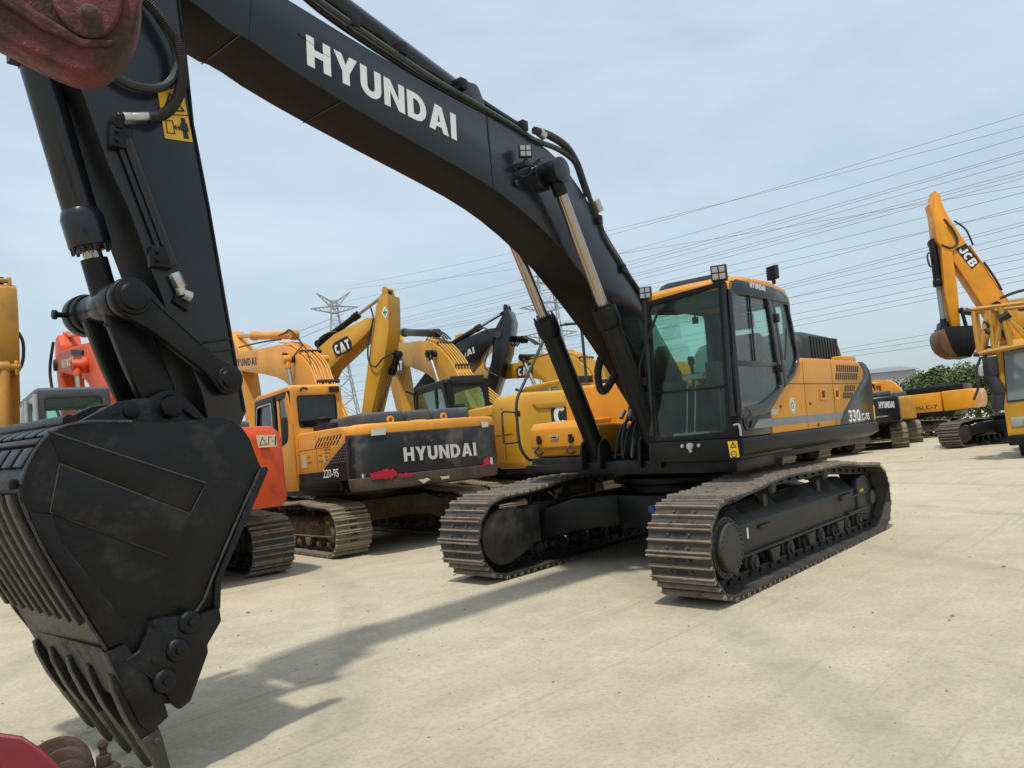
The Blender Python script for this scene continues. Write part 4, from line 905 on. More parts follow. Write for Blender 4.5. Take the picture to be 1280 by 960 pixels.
    for y0, y1, lab_ in ((.26, .31, 0), (-.15, -.10, 0)):
        ear = A2([(60, 960), (180, 900), (330, 820), (400, 790), (470, 780), (550, 775), (600, 745), (660, 725), (710, 735), (760, 775), (860, 880), (870, 960)], 1, .31, o3, s3)
        b = MB(); b.prism(ear, 'y', y0, y1); b.build('bucket_ear', BKT, buck, bevel=.01)
    b = MB(); p = A(672, 822, 1, .33, o3, s3); b.lathe((p.x, -.2, p.z), (p.x, .35, p.z), [(0, .075), (.93, .075), (.94, .065), (1, .06)], n=28); p = A(462, 842, 1, .33, o3, s3); b.cyl((p.x, -.17, p.z), (p.x, .325, p.z), .045, n=24)
    b.build('bucket_pin', BLK2, buck, bevel=.006)
    b = MB(); b.prism(A2([(735, 835), (775, 825), (800, 870), (850, 890), (790, 885)], 1, .32, o3, s3), 'y', .31, .33); b.build('ear_rib', BLK2, buck, bevel=.006)
    return T
main_excavator()

# =================================================================== the other machines
GRP = 'crawler excavators parked in the yard'
def place(x, y, h, z=0): return Matrix.Translation((x, y, z)) @ Matrix.Rotation(R(h), 4, 'Z')
def pane(parent, pts, ax, v, mat=None): return MB().prism(pts, ax, v, v+.005).build('window', mat or GLASSD, parent, smooth=False)
def base(T, P, fm, sm, key, detail=1, rot=0, deckm=None):
    g = 1.2
    k0 = len(T.children)
    undercarriage(T, key, g, P, fm, sm, detail, 1); undercarriage(T, key, -g, P, fm, sm, detail, -1)
    xframe(T, g+.02, fm if fm is not FRAME2 else FRAME2)
    b = MB(); b.box((-2.3, -1.25, .98), (1.3, 1.30, 1.07)); b.box((-.1, -.25, 1.0), (.4, -.18, 1.7)); b.box((-.1, .18, 1.0), (.4, .25, 1.7)); b.build('deck', deckm or BLK2, T, bevel=.01)
def cab(T, m, side_m, x0=-.45, x1=1.5, y0=.44, y1=1.40, zt=2.92, zb=1.07, gl=None, win=None, roofm=None, rearwin=(2.18, 2.74), tilt=.12):
    gl = gl or GLASSD
    b = MB(); so = rp([(x0, zb), (x1+.03, zb), (x1+.05, 2.2), (x1-.1, zt-.04), (x0+.2, zt-.03), (x0, 2.3)], [.02, .02, .1, .12, .12, .05], 4)
    wi = win or rp([(x0+.25, 1.85), (x1-.1, 1.55), (x1-.08, 2.2), (x1-.2, zt-.16), (x0+.32, zt-.16), (x0+.12, 2.3)], [.2, .1, .1, .08, .12, .12], 4)
    s = MB().ring(so, wi, 'y', y1-.03, y1).build('cab_side', side_m, T, bevel=.008); pane(s, wi, 'y', y1-.02, gl)
    b = MB(); b.box((x0+.62, y1-.025, 1.6), (x0+.70, y1+.006, zt-.15)); b.build('door_post', side_m, s, bevel=.004)
    s = MB().ring(so, wi, 'y', y0, y0+.03).build('cab_side', m, T, bevel=.008); pane(s, wi, 'y', y0+.015, gl)
    ro = rp(rect(y0, zb, y1, zt-.02), .05, 4); ri = rp([(y0+.12, rearwin[0]), (y1-.12, rearwin[0]+.02), (y1-.11, rearwin[1]), (y0+.11, rearwin[1]-.0)], .06, 4)
    s = MB().ring(ro, ri, 'x', x0, x0+.035).build('cab_rear', m, T, bevel=.01); pane(s, ri, 'x', x0+.015, gl)
    g = MB().ring(ri, [(y0+(y1-y0)/2+(a-(y0+y1)/2)*.96, 2.46+(c-2.46)*.95) for a, c in ri], 'x', x0-.006, x0).build('window_seal', BLACKD, s, smooth=False)
    fo = rp(rect(y0, zb, y1, zt-.06), .05, 4); fi = rp(rect(y0+.07, zb+.2, y1-.07, zt-.15), .05, 4)
    s = MB().ring(fo, fi, 'x', x1-.02, x1+.02).build('cab_front', m, T, bevel=.008); pane(s, fi, 'x', x1, gl)
    b = MB(); b.loft([[(x0+.0+i, y, zt-.08), (x0+.02+i, y, zt-.02-d), (x0+.1, y, zt+.02-d), (x1-.2, y, zt+.02-d), (x1-.02-i, y, zt-.05-d), (x1+.0-i, y, zt-.10)] for y, d, i in ((y0-.005, .03, .02), (y0+.06, .0, 0), (y1-.06, 0, 0), (y1+.005, .03, .02))]); b.build('cab_roof', roofm or m, T, bevel=.015, seg=3)
    seat(T, x0+.75, (y0+y1)/2, 1.55, SEATB)
def arm_boom(T, top, bot, mat, y0=-.25, y1=.25, foot=((.05, 1.65), (.0, 1.85))):
    b = MB(); b.prism(chaikin([*foot]+top+bot[::-1]+[(.45, 1.5), (.2, 1.48)]), 'y', y0, y1); return b.build('boom', mat, T, bevel=.008)
def back_pipes(boom, pts, mat, ys=(-.2, -.09, .02, .13, .2), up_=.05, r=.02, clampk=(2, 4)):
    for y in ys:
        P = []
        for i, (x, z) in enumerate(pts):
            a = Vector(pts[max(0, i-1)]); c = Vector(pts[min(len(pts)-1, i+1)]); d = (c-a).normalized(); n = Vector((-d.y, d.x))
            if n.y < 0: n = -n
            P.append((x+n.x*up_, y, z+n.y*up_))
        b = MB(); b.tube(P, r, 8); b.build('boom_pipe', mat, boom)
    for k in clampk:
        x, z = pts[k]; x2, z2 = pts[k-1]; d = (Vector(pts[k])-Vector(pts[k-1])).normalized(); n = Vector((-d.y, d.x)); n = n if n.y > 0 else -n
        b = MB(); b.loft([[(x+n.x*u+d.x*w, y, z+n.y*u+d.y*w) for u, w in ((.02, -.03), (.08, -.03), (.08, .03), (.02, .03))] for y in (-.24, .24)]); b.build('pipe_clamp', DARK, boom, bevel=.005)
def counterweight(T, m, zs=((1.03, .97), (1.08, 1), (1.9, 1), (1.98, .985), (2.03, .94)), xr=-2.82, w=1.36, xc=-2.62, xf=-1.95, bands=None, bulge=.0):
    plan = [(xf, w), (xc, w), (xc-.10, w-.05), (xr+.01, w-(.28 if xc-xr > .15 else .14)), (xr-bulge, 0), (xr+.01, -w+(.28 if xc-xr > .15 else .14)), (xc-.10, -w+.05), (xc, -w), (xf, -w)]
    def body(zl, mat, name, sc=1.0, par=None, bev=.015):
        b = MB(); b.loft([[((x-xf)*s*sc+xf, y*s*sc, z) for x, y in plan] for z, s in zl]); return b.build(name, mat, par or T, bevel=bev)
    cw = body(zs, m, 'counterweight')
    for (z0, z1, mat, sc, nm) in (bands or []): body([(z0, 1), (z1, 1)], mat, nm, sc, cw, .004)
    return cw
def lug(b, x, z, ys, r=.09, h=.18, d=(0, 1)):
    for y in ys: b.prism([(x-r*1.2, z-h), (x+r*1.2, z-h)]+arc(x, z, r, r, 0, 180, 8), 'y', y-.03, y+.03)

# ---------------------------------------------------------------- 220 machine
def ragged(q):
    rnd = random.Random(len(q)*7+int(q[0][0]*100)); n = len(q); L = sum((Vector(q[i])-Vector(q[i-1])).length for i in range(n)); out = []
    for i in range(n):
        a = Vector(q[i]); c = Vector(q[(i+1) % n]); m = max(2, int((c-a).length/.025))
        for k in range(m): out.append(tuple(a.lerp(c, k/m)+Vector((rnd.uniform(-1, 1), rnd.uniform(-1, 1)))*min(.014, L*.02)))
    return out
def machine_220():
    M = place(-.7, -7.2, 258)
    T = thing('excavator', 'orange excavator with scratched black counterweight reading HYUNDAI and 220-9S on its side', 'excavator', M, GRP)
    base(T, MID, FRAME2, (STEEL2, EDGE2), 'muddy', 2)
    SIDE = ORG2
    # engine box and doors
    b = MB(); b.prism([(-2.5, 1.22), (-.30, 1.22), (.45, 1.22), (.45, 1.62), (.15, 1.78), (-.18, 1.95), (-.35, 2.03), (-.6, 2.06), (-2.3, 2.04), (-2.6, 1.98)], 'y', 1.0, 1.345); sp = b.build('side_panel', SIDE, T, bevel=.03, seg=3)
    b = MB(); b.box((-2.3, -1.33, 1.07), (-.45, 1.0, 2.02)); b.box((-.45, -1.33, 1.07), (.9, -.4, 1.95)); b.build('engine_housing', SIDE, T, bevel=.03)
    b = MB(); b.box((-2.2, 1.0, 1.05), (1.5, 1.36, 1.21)); b.build('side_skirt', BLK2, T, bevel=.01)
    blackp = [(.45, 1.21), (-2.62, 1.21), (-2.67, 1.83), (-2.58, 1.83), (-1.66, 1.44), (-1.5, 1.37), (-.3, 1.36), (.45, 1.37)]
    bp = MB().prism(blackp, 'y', 1.335, 1.352).build('lower_panel', BLK2, T, smooth=False)
    text('220-9S', bp, onplane(M, 300+500/4.8, 440+757/4.8, 1, 1.353), (-1, 0, 0), (0, 0, 1), .135, DWHITE, width=.62, name='type_number', bold=.035)
    b = MB()
    for i in range(12):
        for j in range(8):
            x = -1.75-i*.07-(j % 2)*.035; z = 1.50+j*.045
            if z < 1.50+(-(x+1.62))*.42: b.prism(arc(x, z, .016, .011, 0, 300, 5), 'y', 1.3525, 1.354)
    b.build('grille_mesh', flat('mesh_grey', (.16, .16, .16)), bp, smooth=False)
    b = MB()
    for k in range(8):
        x = -1.38-k*.125
        b.prism([(x, 1.86), (x-.05, 1.86), (x-.13, 1.93), (x-.08, 1.93)], 'y', 1.3455, 1.348); b.prism([(x+.13, 1.78), (x+.08, 1.78), (x-.01, 1.845), (x+.04, 1.845)], 'y', 1.3455, 1.348)
    for k in range(5):
        for j in range(5):
            x = -1.70-k*.06-(j % 2)*.03; z = 1.47+j*.055
            if j*.055 > k*.055-.02: b.prism(arc(x+.05, z+.03, .018, .012, 0, 300, 5), 'y', 1.3455, 1.348)
    for x in (-.55, -1.33): b.box((x-.004, 1.3455, 1.38), (x+.004, 1.3475, 1.99))
    b.box((-1.9, 1.3455, 1.755), (-.55, 1.3475, 1.762)); b.box((-.55, 1.3455, 1.69), (-.1, 1.3475, 1.697))
    b.build('grille_slots', BLACKD, sp, smooth=False)
    decal(sp, 'white_sticker', arc(-.30, 1.58, .07, .075, 0, 340, 18), 'y', 1.3457, DWHITE); decal(sp, 'service_sticker', rect(-.85, 1.46, -.65, 1.68), 'y', 1.3457, CREAM); decal(sp, 'white_sticker', rect(-1.66, 1.52, -1.59, 1.64), 'y', 1.3457, DWHITE)
    b = MB()
    for x in (-1.0, -1.5): b.ring(rect(x-.08, 1.55, x+.08, 1.67), rect(x-.055, 1.575, x+.055, 1.645), 'y', 1.3455, 1.354)
    b.build('door_latch', SIDE, sp)
    cw = counterweight(T, BLK2, ((1.23, 1), (1.86, 1), (1.88, .99)), bands=None, xf=-2.5)
    SCR = paint('scratched_black', (.016, .019, .023), .4, .9, (.16, .14, .11), scale=1.7, thr=.52)
    cw.data.materials[0] = SCR
    plan = None
    def band(zl, mat, nm):
        xf, w, xc, xr = -2.5, 1.36, -2.62, -2.82
        pl = [(xf, w), (xc, w), (xc-.10, w-.05), (xr+.01, w-.28), (xr, 0), (xr+.01, -w+.28), (xc-.10, -w+.05), (xc, -w), (xf, -w)]
        b = MB(); b.loft([[((x-xf)*s+xf, y*s, z) for x, y in pl] for z, s in zl]); return b.build(nm, mat, cw, bevel=.02, seg=3)
    band(((1.875, 1.003), (1.96, 1.0), (2.02, .975), (2.04, .9)), SIDE, 'top_band')
    band(((1.02, .965), (1.06, .99), (1.225, 1.004)), paint('scraped_bottom', (.085, .055, .035), .6, .9, (.02, .02, .02), scale=2.5, thr=.47, bump=.3), 'lower_band')
    P = lambda x, y, v=-2.825: onplane(M, 400+x/5.333, 480+y/5.333, 0, v)
    a = P(562, 517); c = P(1045, 477); t = P(556, 424)
    text('HYUNDAI', cw, a, (0, -1, (c.z-a.z)/abs(c.y-a.y)), (0, 0, 1), abs(t.z-a.z), DWHITE, width=abs(c.y-a.y), name='maker_name')
    for pts, mt in (([(330, 595), (430, 570), (490, 565), (520, 600), (480, 630), (350, 635)], CRIM), ([(520, 600), (600, 592), (650, 596), (600, 612), (540, 615)], CRIM), ([(1095, 495), (1130, 490), (1130, 535), (1060, 552), (1090, 530)], CRIM), ([(1135, 490), (1150, 485), (1152, 530), (1138, 535)], DWHITE), ([(650, 640), (720, 625), (740, 640), (690, 660)], CREAM), ([(800, 620), (860, 612), (860, 628), (810, 636)], CREAM), ([(280, 600), (295, 605), (292, 630), (280, 625)], DWHITE)):
        q = [tuple(P(x, y).yz) for x, y in pts]; q = ragged(q)
        if q[0][1] < 1.22: decal(cw, 'paint_scrape', q, 'x', -2.832, mt, -.002)
        else: decal(cw, 'paint_scrape', q, 'x', -2.8225, mt, -.002)
    for pts in ([(340, 300), (438, 292), (438, 338), (340, 345)], [(1075, 252), (1120, 250), (1122, 285), (1080, 290)]):
        decal(cw, 'white_sticker', [tuple(P(x, y, -2.83).yz) for x, y in pts], 'x', -2.83, DWHITE, -.004)
    b = MB()
    for y in (.55, -.45): b.ring(arc(y, 2.09, .06, .07, 0, 340, 14), arc(y, 2.09, .03, .035, 0, 340, 14), 'x', -2.52, -2.48)
    b.box((-2.5, -.1, 2.03), (-2.35, .12, 2.07)); b.build('lifting_eye', ORG2, cw, bevel=.004)
    # hood
    b = MB()
    for ya, yb in ((-1.15, -.42), (-.38, .1), (.14, .92)): b.box((-2.25, ya, 2.0), (-.85, yb, 2.25))
    b.box((-2.2, -1.1, 2.0), (-.9, .9, 2.22)); b.build('engine_hood', GRAY, T, bevel=.06, seg=3)
    b = MB(); b.cyl((-.8, .95, 2.03), (-.8, .95, 2.26), .13, n=20); b.cyl((-.8, .95, 2.25), (-.8, .95, 2.31), .16, n=20); b.box((-1.3, .9, 2.03), (-.7, 1.12, 2.18)); b.build('air_intake', DARK, T, bevel=.02)
    # cab
    win = rp([(-.30, 2.3), (-.14, 1.92), (.12, 1.80), (1.5, 1.65), (1.62, 2.3), (1.45, 2.76), (.1, 2.80), (-.16, 2.76)], [.08, .1, .1, .06, .05, .08, .05, .06], 4)
    win = rp([(-.22, 1.95), (1.42, 1.6), (1.44, 2.2), (1.30, 2.76), (-.10, 2.77), (-.28, 2.3)], [.12, .06, .08, .08, .08, .1], 4)
    cab(T, ORG2, ORG2, x0=-.48, x1=1.50, y0=.44, y1=1.40, win=win, rearwin=(2.15, 2.74))
    b = MB(); b.ring(rp([(.38, 1.45), (1.46, 1.30), (1.49, 2.2), (1.36, 2.84), (.30, 2.84), (.28, 2.1)], .06, 4), rp([(.50, 2.0), (1.36, 1.9), (1.38, 2.25), (1.24, 2.72), (.46, 2.72), (.44, 2.3)], .06, 4), 'y', 1.398, 1.425); d = b.build('door', BLK2, T, bevel=.006)
    b = MB(); b.prism(rp([(-.28, 2.84), (.30, 2.84), (.28, 2.72), (-.22, 2.74)], .01), 'y', 1.40, 1.41); b.build('door_header', BLK2, d)
    b = MB(); b.ring(rp([(.50, 2.0), (1.36, 1.9), (1.38, 2.25), (1.24, 2.72), (.46, 2.72), (.44, 2.3)], .06, 4), rp([(.53, 2.03), (1.33, 1.935), (1.35, 2.25), (1.22, 2.69), (.49, 2.69), (.47, 2.3)], .06, 4), 'y', 1.426, 1.436); b.build('window_trim', LGRAY, d)
    b = MB(); b.tube([(-.50, 1.22, 2.82), (-.54, 1.18, 2.87), (-.52, 1.1, 2.84)], .02, 6); b.box((-.53, .5, 2.78), (-.48, .68, 2.88)); b.build('lamp_bracket', DARK, T, bevel=.005)
    # boom group
    top = [(.55, 2.35)]+[tuple(onplane(M, 280+x/4.571, 350+y/4.571, 1, .25).xz) for x, y in ((525, 590), (488, 490), (428, 420), (370, 378), (310, 368))]+[(3.3, 4.26), (5.99, 4.54), (6.4, 4.5)]
    bot = [(1.5, 2.3), (2.1, 2.95), (2.7, 3.35), (3.54, 3.62), (5.89, 4.05), (6.3, 4.2)]
    bm = arm_boom(T, top, bot, ORG2, y0=-.15)
    back_pipes(bm, [(.35, 2.0)]+top[:6], ORG2, ys=(-.12, -.06, .03, .09, .17, .22), up_=.045, r=.017, clampk=(2, 4))
    b = MB()
    for y in (-.06, .02, .10): b.tube([onplane(M, 280+x/4.571, 350+yy/4.571, 1, y) for x, yy in ((450, 372), (425, 335), (395, 300), (372, 285), (350, 300), (312, 318))], .02, 8)
    b.build('hydraulic_hose', RUB, bm)
    hyd(T, (6.9, 0, 5.12), (2.75, 0, 4.42), .10, .055, .35, ORG2, CHROME)
    b = MB(); b.tube([(3.0, .2, 4.36), (4.2, .22, 4.5), (5.9, .22, 4.66)], .02, 8); b.tube([(2.2, .253, 3.85), (1.6, .255, 3.98), (1.3, .255, 3.6)], .012, 6); b.build('boom_pipe', RUB, bm)
    for y in (.42, -.42): hyd(T, (2.17, y, 3.78), (1.35, y, 1.25), .085, .048, .42, ORG2, CHROME)
    b = MB(); b.cyl((2.17, -.48, 3.78), (2.17, .48, 3.78), .07, n=20); b.build('cylinder_pin', DARK, bm)
    work_lamp(bm, (2.55, .33, 3.92), (.9, .4, 0), .055)
    b = MB(); b.prism([(4.45, 3.93), (6.0, 4.08), (6.0, 4.50), (4.45, 4.32)], 'y', .25, .253); b.build('name_plate', ORG, bm, smooth=False)
    Q = lambda x, y: onplane(M, 280+x/4.571, 350+y/4.571, 1, .254)
    a = Q(60, 494); c = Q(187, 486); t = Q(187, 440)
    text('HYUNDAI', bm, (c.x+1.75, .254, c.z+(a.z-c.z)/(a.x-c.x)*1.75), (-1, 0, -(a.z-c.z)/(a.x-c.x)), (0, 0, 1), t.z-c.z, BLACKD, width=1.75, name='maker_name')
    b = MB(); b.prism(rp([(6.1, 4.2), (6.6, 4.1), (6.9, 4.6), (7.0, 5.1), (6.8, 5.25), (6.5, 5.0), (6.0, 4.6), (5.4, 2.0), (5.6, 1.9), (5.75, 2.0)], .05), 'y', -.2, .2); b.build('arm', ORG2, T, bevel=.01)
    b = MB(); b.prism(chaikin([(5.2, 1.9), (5.8, 2.0), (6.2, 1.6), (6.2, .8), (5.6, .05), (5.4, .3), (5.1, 1.4)]), 'y', -.5, .5); b.build('bucket', BLK2, T, bevel=.02)
    return T
T220 = machine_220()

# ---------------------------------------------------------------- red-orange machine at the left
def machine_red():
    M = place(3.24, -7.5, 260)
    T = thing('excavator', 'red-orange excavator with grey cab and HITACHI boom, left of the 220-9S', 'excavator', M, GRP)
    base(T, MID, DARK, (STEEL, EDGE), 'dark', 1)
    b = MB(); b.box((-2.3, -1.30, 1.07), (-.45, 1.30, 1.98)); b.box((-.45, -1.33, 1.07), (1.1, -.4, 1.9)); b.build('engine_housing', RED, T, bevel=.05, seg=3)
    cw = counterweight(T, RED, ((.98, .955), (1.03, .985), (1.1, 1), (1.90, .985), (2.0, .955), (2.08, .90)), xr=-2.80, w=1.30, xc=-2.58)
    for m in (0,):
        b = MB(); b.prism(rp([(-1.22, 1.62), (-.6, 1.66), (.6, 1.66), (1.22, 1.62), (1.22, 1.58), (-1.22, 1.58)], .02), 'x', -2.815, -2.795)
    Q = lambda x, y: onplane(M, 260+x/3.69, 480+y/3.69, 0, -2.82)
    q = [tuple(Q(x, y).yz) for x, y in ((222, 236), (312, 233), (320, 288), (232, 294))]
    dc = decal(cw, 'warning_label', q, 'x', -2.818, CREAM, -.004)
    p = [Q(x, y) for x, y in ((235, 284), (272, 280), (250, 243))]; cc = (p[0]+p[1]+p[2])/3
    b = MB(); b.ring([tuple(v.yz) for v in p], [tuple((cc+(v-cc)*.72).yz) for v in p], 'x', -2.824, -2.8225)
    for x0, y0_, x1, y1_ in ((278, 243, 281, 282), (281, 243, 292, 246), (294, 262, 304, 265), (308, 240, 313, 283)):
        b.prism([tuple(Q(x, y).yz) for x, y in ((x0, y0_), (x1, y0_), (x1, y1_), (x0, y1_))], 'x', -2.824, -2.8225)
    b.build('pictogram', BLACKD, dc, smooth=False)
    q = [tuple(Q(x, y).yz) for x, y in ((290, 485), (318, 468), (338, 480), (316, 500))]; decal(cw, 'red_diamond', q, 'x', -2.818, REDD, -.004)
    b = MB(); b.box((-2.2, -1.0, 1.95), (-.7, .9, 2.2)); b.build('engine_hood', GRAY, T, bevel=.06, seg=3)
    DG = paint('dark_grey_cab', (.05, .056, .062), .35, .3, (.12, .12, .11), scale=3)
    win = rp([(-.25, 1.95), (1.2, 1.6), (1.3, 2.2), (1.18, 2.76), (-.1, 2.77), (-.28, 2.3)], [.12, .06, .08, .08, .08, .1], 4)
    cab(T, DG, LGRAY, x0=-.45, x1=1.38, y0=.41, y1=1.36, win=win, zt=2.93, rearwin=(2.0, 2.80), gl=GLASS)
    b = MB(); b.cyl((-.46, 1.36, 1.3), (-.46, 1.36, 2.85), .03, n=10); b.cyl((.15, 1.40, 1.3), (.15, 1.40, 2.82), .03, n=10); b.box((.4, 1.38, 1.4), (.5, 1.42, 2.8)); b.build('door_rail', LGRAY, T)
    top = [(-.2, 2.4), (-.42, 2.8), (.48, 3.50), (1.17, 3.90), (2.03, 4.02), (5.05, 4.33), (5.4, 4.3)]
    top = [(.0, 2.4), (.12, 3.0), (.48, 3.50), (1.17, 3.88), (2.03, 4.02), (5.05, 4.33), (5.4, 4.3)]
    bot = [(1.0, 2.2), (1.6, 2.95), (1.94, 3.23), (2.5, 3.46), (5.26, 3.95), (5.45, 4.05)]
    bm = arm_boom(T, top, bot, RED)
    back_pipes(bm, [(.0, 2.2), (.12, 3.0), (.48, 3.50), (.85, 3.75), (1.17, 3.90), (2.03, 4.05)], RED, ys=(-.2, -.1, .03, .1, .2), up_=.06, clampk=(2,))
    Q = lambda x, y: onplane(M, x/4.8, 360+y/4.8, 1, .254)
    a = Q(372, 480); c = Q(442, 462); t = Q(372, 425)
    decal(bm, 'name_plate', [tuple(Q(x, y).xz) for x, y in ((352, 392), (500, 345), (500, 525), (352, 485))], 'y', .25, flat('dull_red_plate', (.36, .10, .07), .5), .003)
    text('HITACHI', bm, a, (-1, 0, (c.z-a.z)/abs(c.x-a.x)), (0, 0, 1), t.z-a.z-.02, DWHITE, width=abs(c.x-a.x), name='maker_name', gap=.2)
    q = [tuple(Q(x, y).xz) for x, y in ((437, 370), (502, 375), (500, 403), (437, 400))]; decal(bm, 'black_bracket', q, 'y', .255, BLACKD, .03)
    hyd(T, (5.5, 0, 4.75), (1.9, 0, 4.28), .095, .05, .5, RED, CHROME)
    for y in (.42, -.42): hyd(T, (2.05, y, 3.62), (1.3, y, 1.25), .085, .05, .45, RED, CHROME)
    b = MB(); b.cyl((2.05, -.48, 3.62), (2.05, .50, 3.62), .10, n=20); b.cyl((2.05, .25, 3.62), (2.05, .34, 3.62), .14, n=20); b.build('cylinder_pin', RED, bm, bevel=.01)
    b = MB(); b.prism(rp([(5.1, 4.5), (5.35, 4.75), (5.7, 4.7), (5.85, 4.3), (5.6, 3.6), (5.2, 2.0), (4.95, 2.0), (5.0, 3.4)], .06), 'y', -.2, .2); ar = b.build('arm', RED, T, bevel=.01)
    b = MB(); b.cyl((5.35, -.3, 4.1), (5.35, .3, 4.1), .12, n=20); b.tube([(5.4, .28, 4.6), (5.6, .34, 4.0), (5.4, .3, 3.3), (5.1, .28, 3.0)], .03, 8); b.tube([(3.6, .1, 4.5), (3.0, .12, 4.6), (2.2, .15, 4.5), (1.4, .15, 4.15)], .04, 8); b.build('arm_hose', RUB, ar)
    b = MB(); b.prism(chaikin([(4.7, 1.9), (5.3, 2.0), (5.7, 1.6), (5.7, .8), (5.1, .05), (4.9, .3), (4.6, 1.4)]), 'y', -.5, .5); b.build('bucket', BLK2, T, bevel=.02)
machine_red()

# ---------------------------------------------------------------- yellow machine with big rounded counterweight
def machine_yellow(x, y, h, label, key, near=True, cabm=None, detail=1):
    M = place(x, y, h)
    T = thing('excavator', label, 'excavator', M, GRP)
    base(T, MID, FRAME, (STEEL2, EDGE2), key, detail)
    b = MB(); b.box((-2.5, -1.36, 1.1), (-.3, 1.36, 2.3)); b.box((-.3, -1.36, 1.1), (1.1, -.4, 2.15)); b.build('engine_housing', YEL, T, bevel=.06, seg=3)
    cw = counterweight(T, YEL, ((1.08, .955), (1.13, .985), (1.2, 1), (2.16, 1.0), (2.28, .985), (2.38, .955), (2.42, .90)), xr=-3.15, w=1.42, xc=-3.02, xf=-2.2)
    b = MB(); b.prism(rp([(-1.1, 2.20), (1.1, 2.20), (1.0, 2.10), (-1.0, 2.10)], .02), 'x', -3.165, -3.13); b.build('recess_edge', YEL2, cw, bevel=.008)
    cab(T, cabm or BLK2, cabm or BLK2, x0=-.35, x1=1.6, y0=.5, y1=1.46, zt=3.02, rearwin=(2.35, 2.85), gl=GLASS)
    b = MB(); b.cyl((1.5, 1.46, 2.9), (1.65, 1.6, 3.0), .04, n=10); b.box((-.38, .6, 2.9), (-.3, 1.36, 3.07)); b.build('lamp_bracket', DARK, T, bevel=.01)
    return T, M, cw
def cat_boom(T, M, top, bot, textpx=None, armx=6.3):
    bm = arm_boom(T, top, bot, YEL, -.16, .26)
    back_pipes(bm, [(.05, 2.4)]+[(p[0], p[1]+.0) for p in top[1:6]], YEL, ys=(-.12, -.04, .04, .12, .2), up_=.05, r=.02, clampk=(2, 4))
    b = MB()
    for y in (-.06, .02, .1): b.tube([(2.6, y, 4.35), (3.0, y, 4.58), (3.4, y, 4.66), (3.8, y, 4.5)], .022, 8)
    b.build('hydraulic_hose', RUB, bm)
    hyd(T, (armx+.6, 0, 5.3), (3.3, 0, 4.62), .10, .055, .35, BLK2, CHROME)
    for y in (.44, -.44): hyd(T, (2.85, y, 4.02), (1.35, y, 1.3), .09, .05, .38, BLK2, CHROME)
    b = MB(); b.cyl((2.85, -.5, 4.02), (2.85, .5, 4.02), .09, n=20); b.build('cylinder_pin', DARK, bm, bevel=.01)
    b = MB(); b.prism(rp([(armx-.3, 4.6), (armx+.2, 5.4), (armx+.7, 5.4), (armx+.6, 4.5), (armx-.4, 2.2), (armx-.75, 2.2)], .06), 'y', -.22, .22); b.build('arm', YEL, T, bevel=.01)
    b = MB(); b.prism(chaikin([(armx-.9, 2.1), (armx-.3, 2.2), (armx+.1, 1.8), (armx+.1, 1.0), (armx-.6, .05), (armx-.8, .3), (armx-1.1, 1.4)]), 'y', -.55, .55); b.build('bucket', BLK2, T, bevel=.02)
    return bm
def cat_logo(par, org, xd, h, w, y=None, n=None):
    """black plate with the letters CAT, an orange triangle under the A and a red edge"""
    X = Vector(xd).normalized(); U = Vector((0, 0, 1)); U = (U-X*U.dot(X)).normalized(); N = X.cross(U)
    o = Vector(org)
    def quad(pts, k, mat, name):
        b = MB(); b.loft([[o+X*u+U*v+N*d for u, v in pts] for d in (k, k+.0015)]); return b.build(name, mat, par, smooth=False)
    pl = quad([(-.12*w, -.25*h), (w*1.02, -.28*h), (w*1.15, .6*h), (w*1.0, 1.35*h), (.1*w, 1.3*h), (-.12*w, 1.0*h)], 0, BLACKD, 'name_plate')
    b = MB(); b.loft([[o+X*u+U*v+N*d for u, v in ((-.12*w, -.25*h), (-.12*w, .3*h), (.02*w, -.26*h))] for d in (.002, .0035)]); b.build('red_corner', REDD, par, smooth=False)
    b = MB(); b.loft([[o+X*u+U*v+N*d for u, v in ((.33*w, -.12*h), (.66*w, -.12*h), (.5*w, .28*h))] for d in (.0065, .008)]); b.build('orange_triangle', ORG, par, smooth=False)
    text('CAT', par, o+N*.003, X, U, h, WHITE, width=w, name='maker_name')
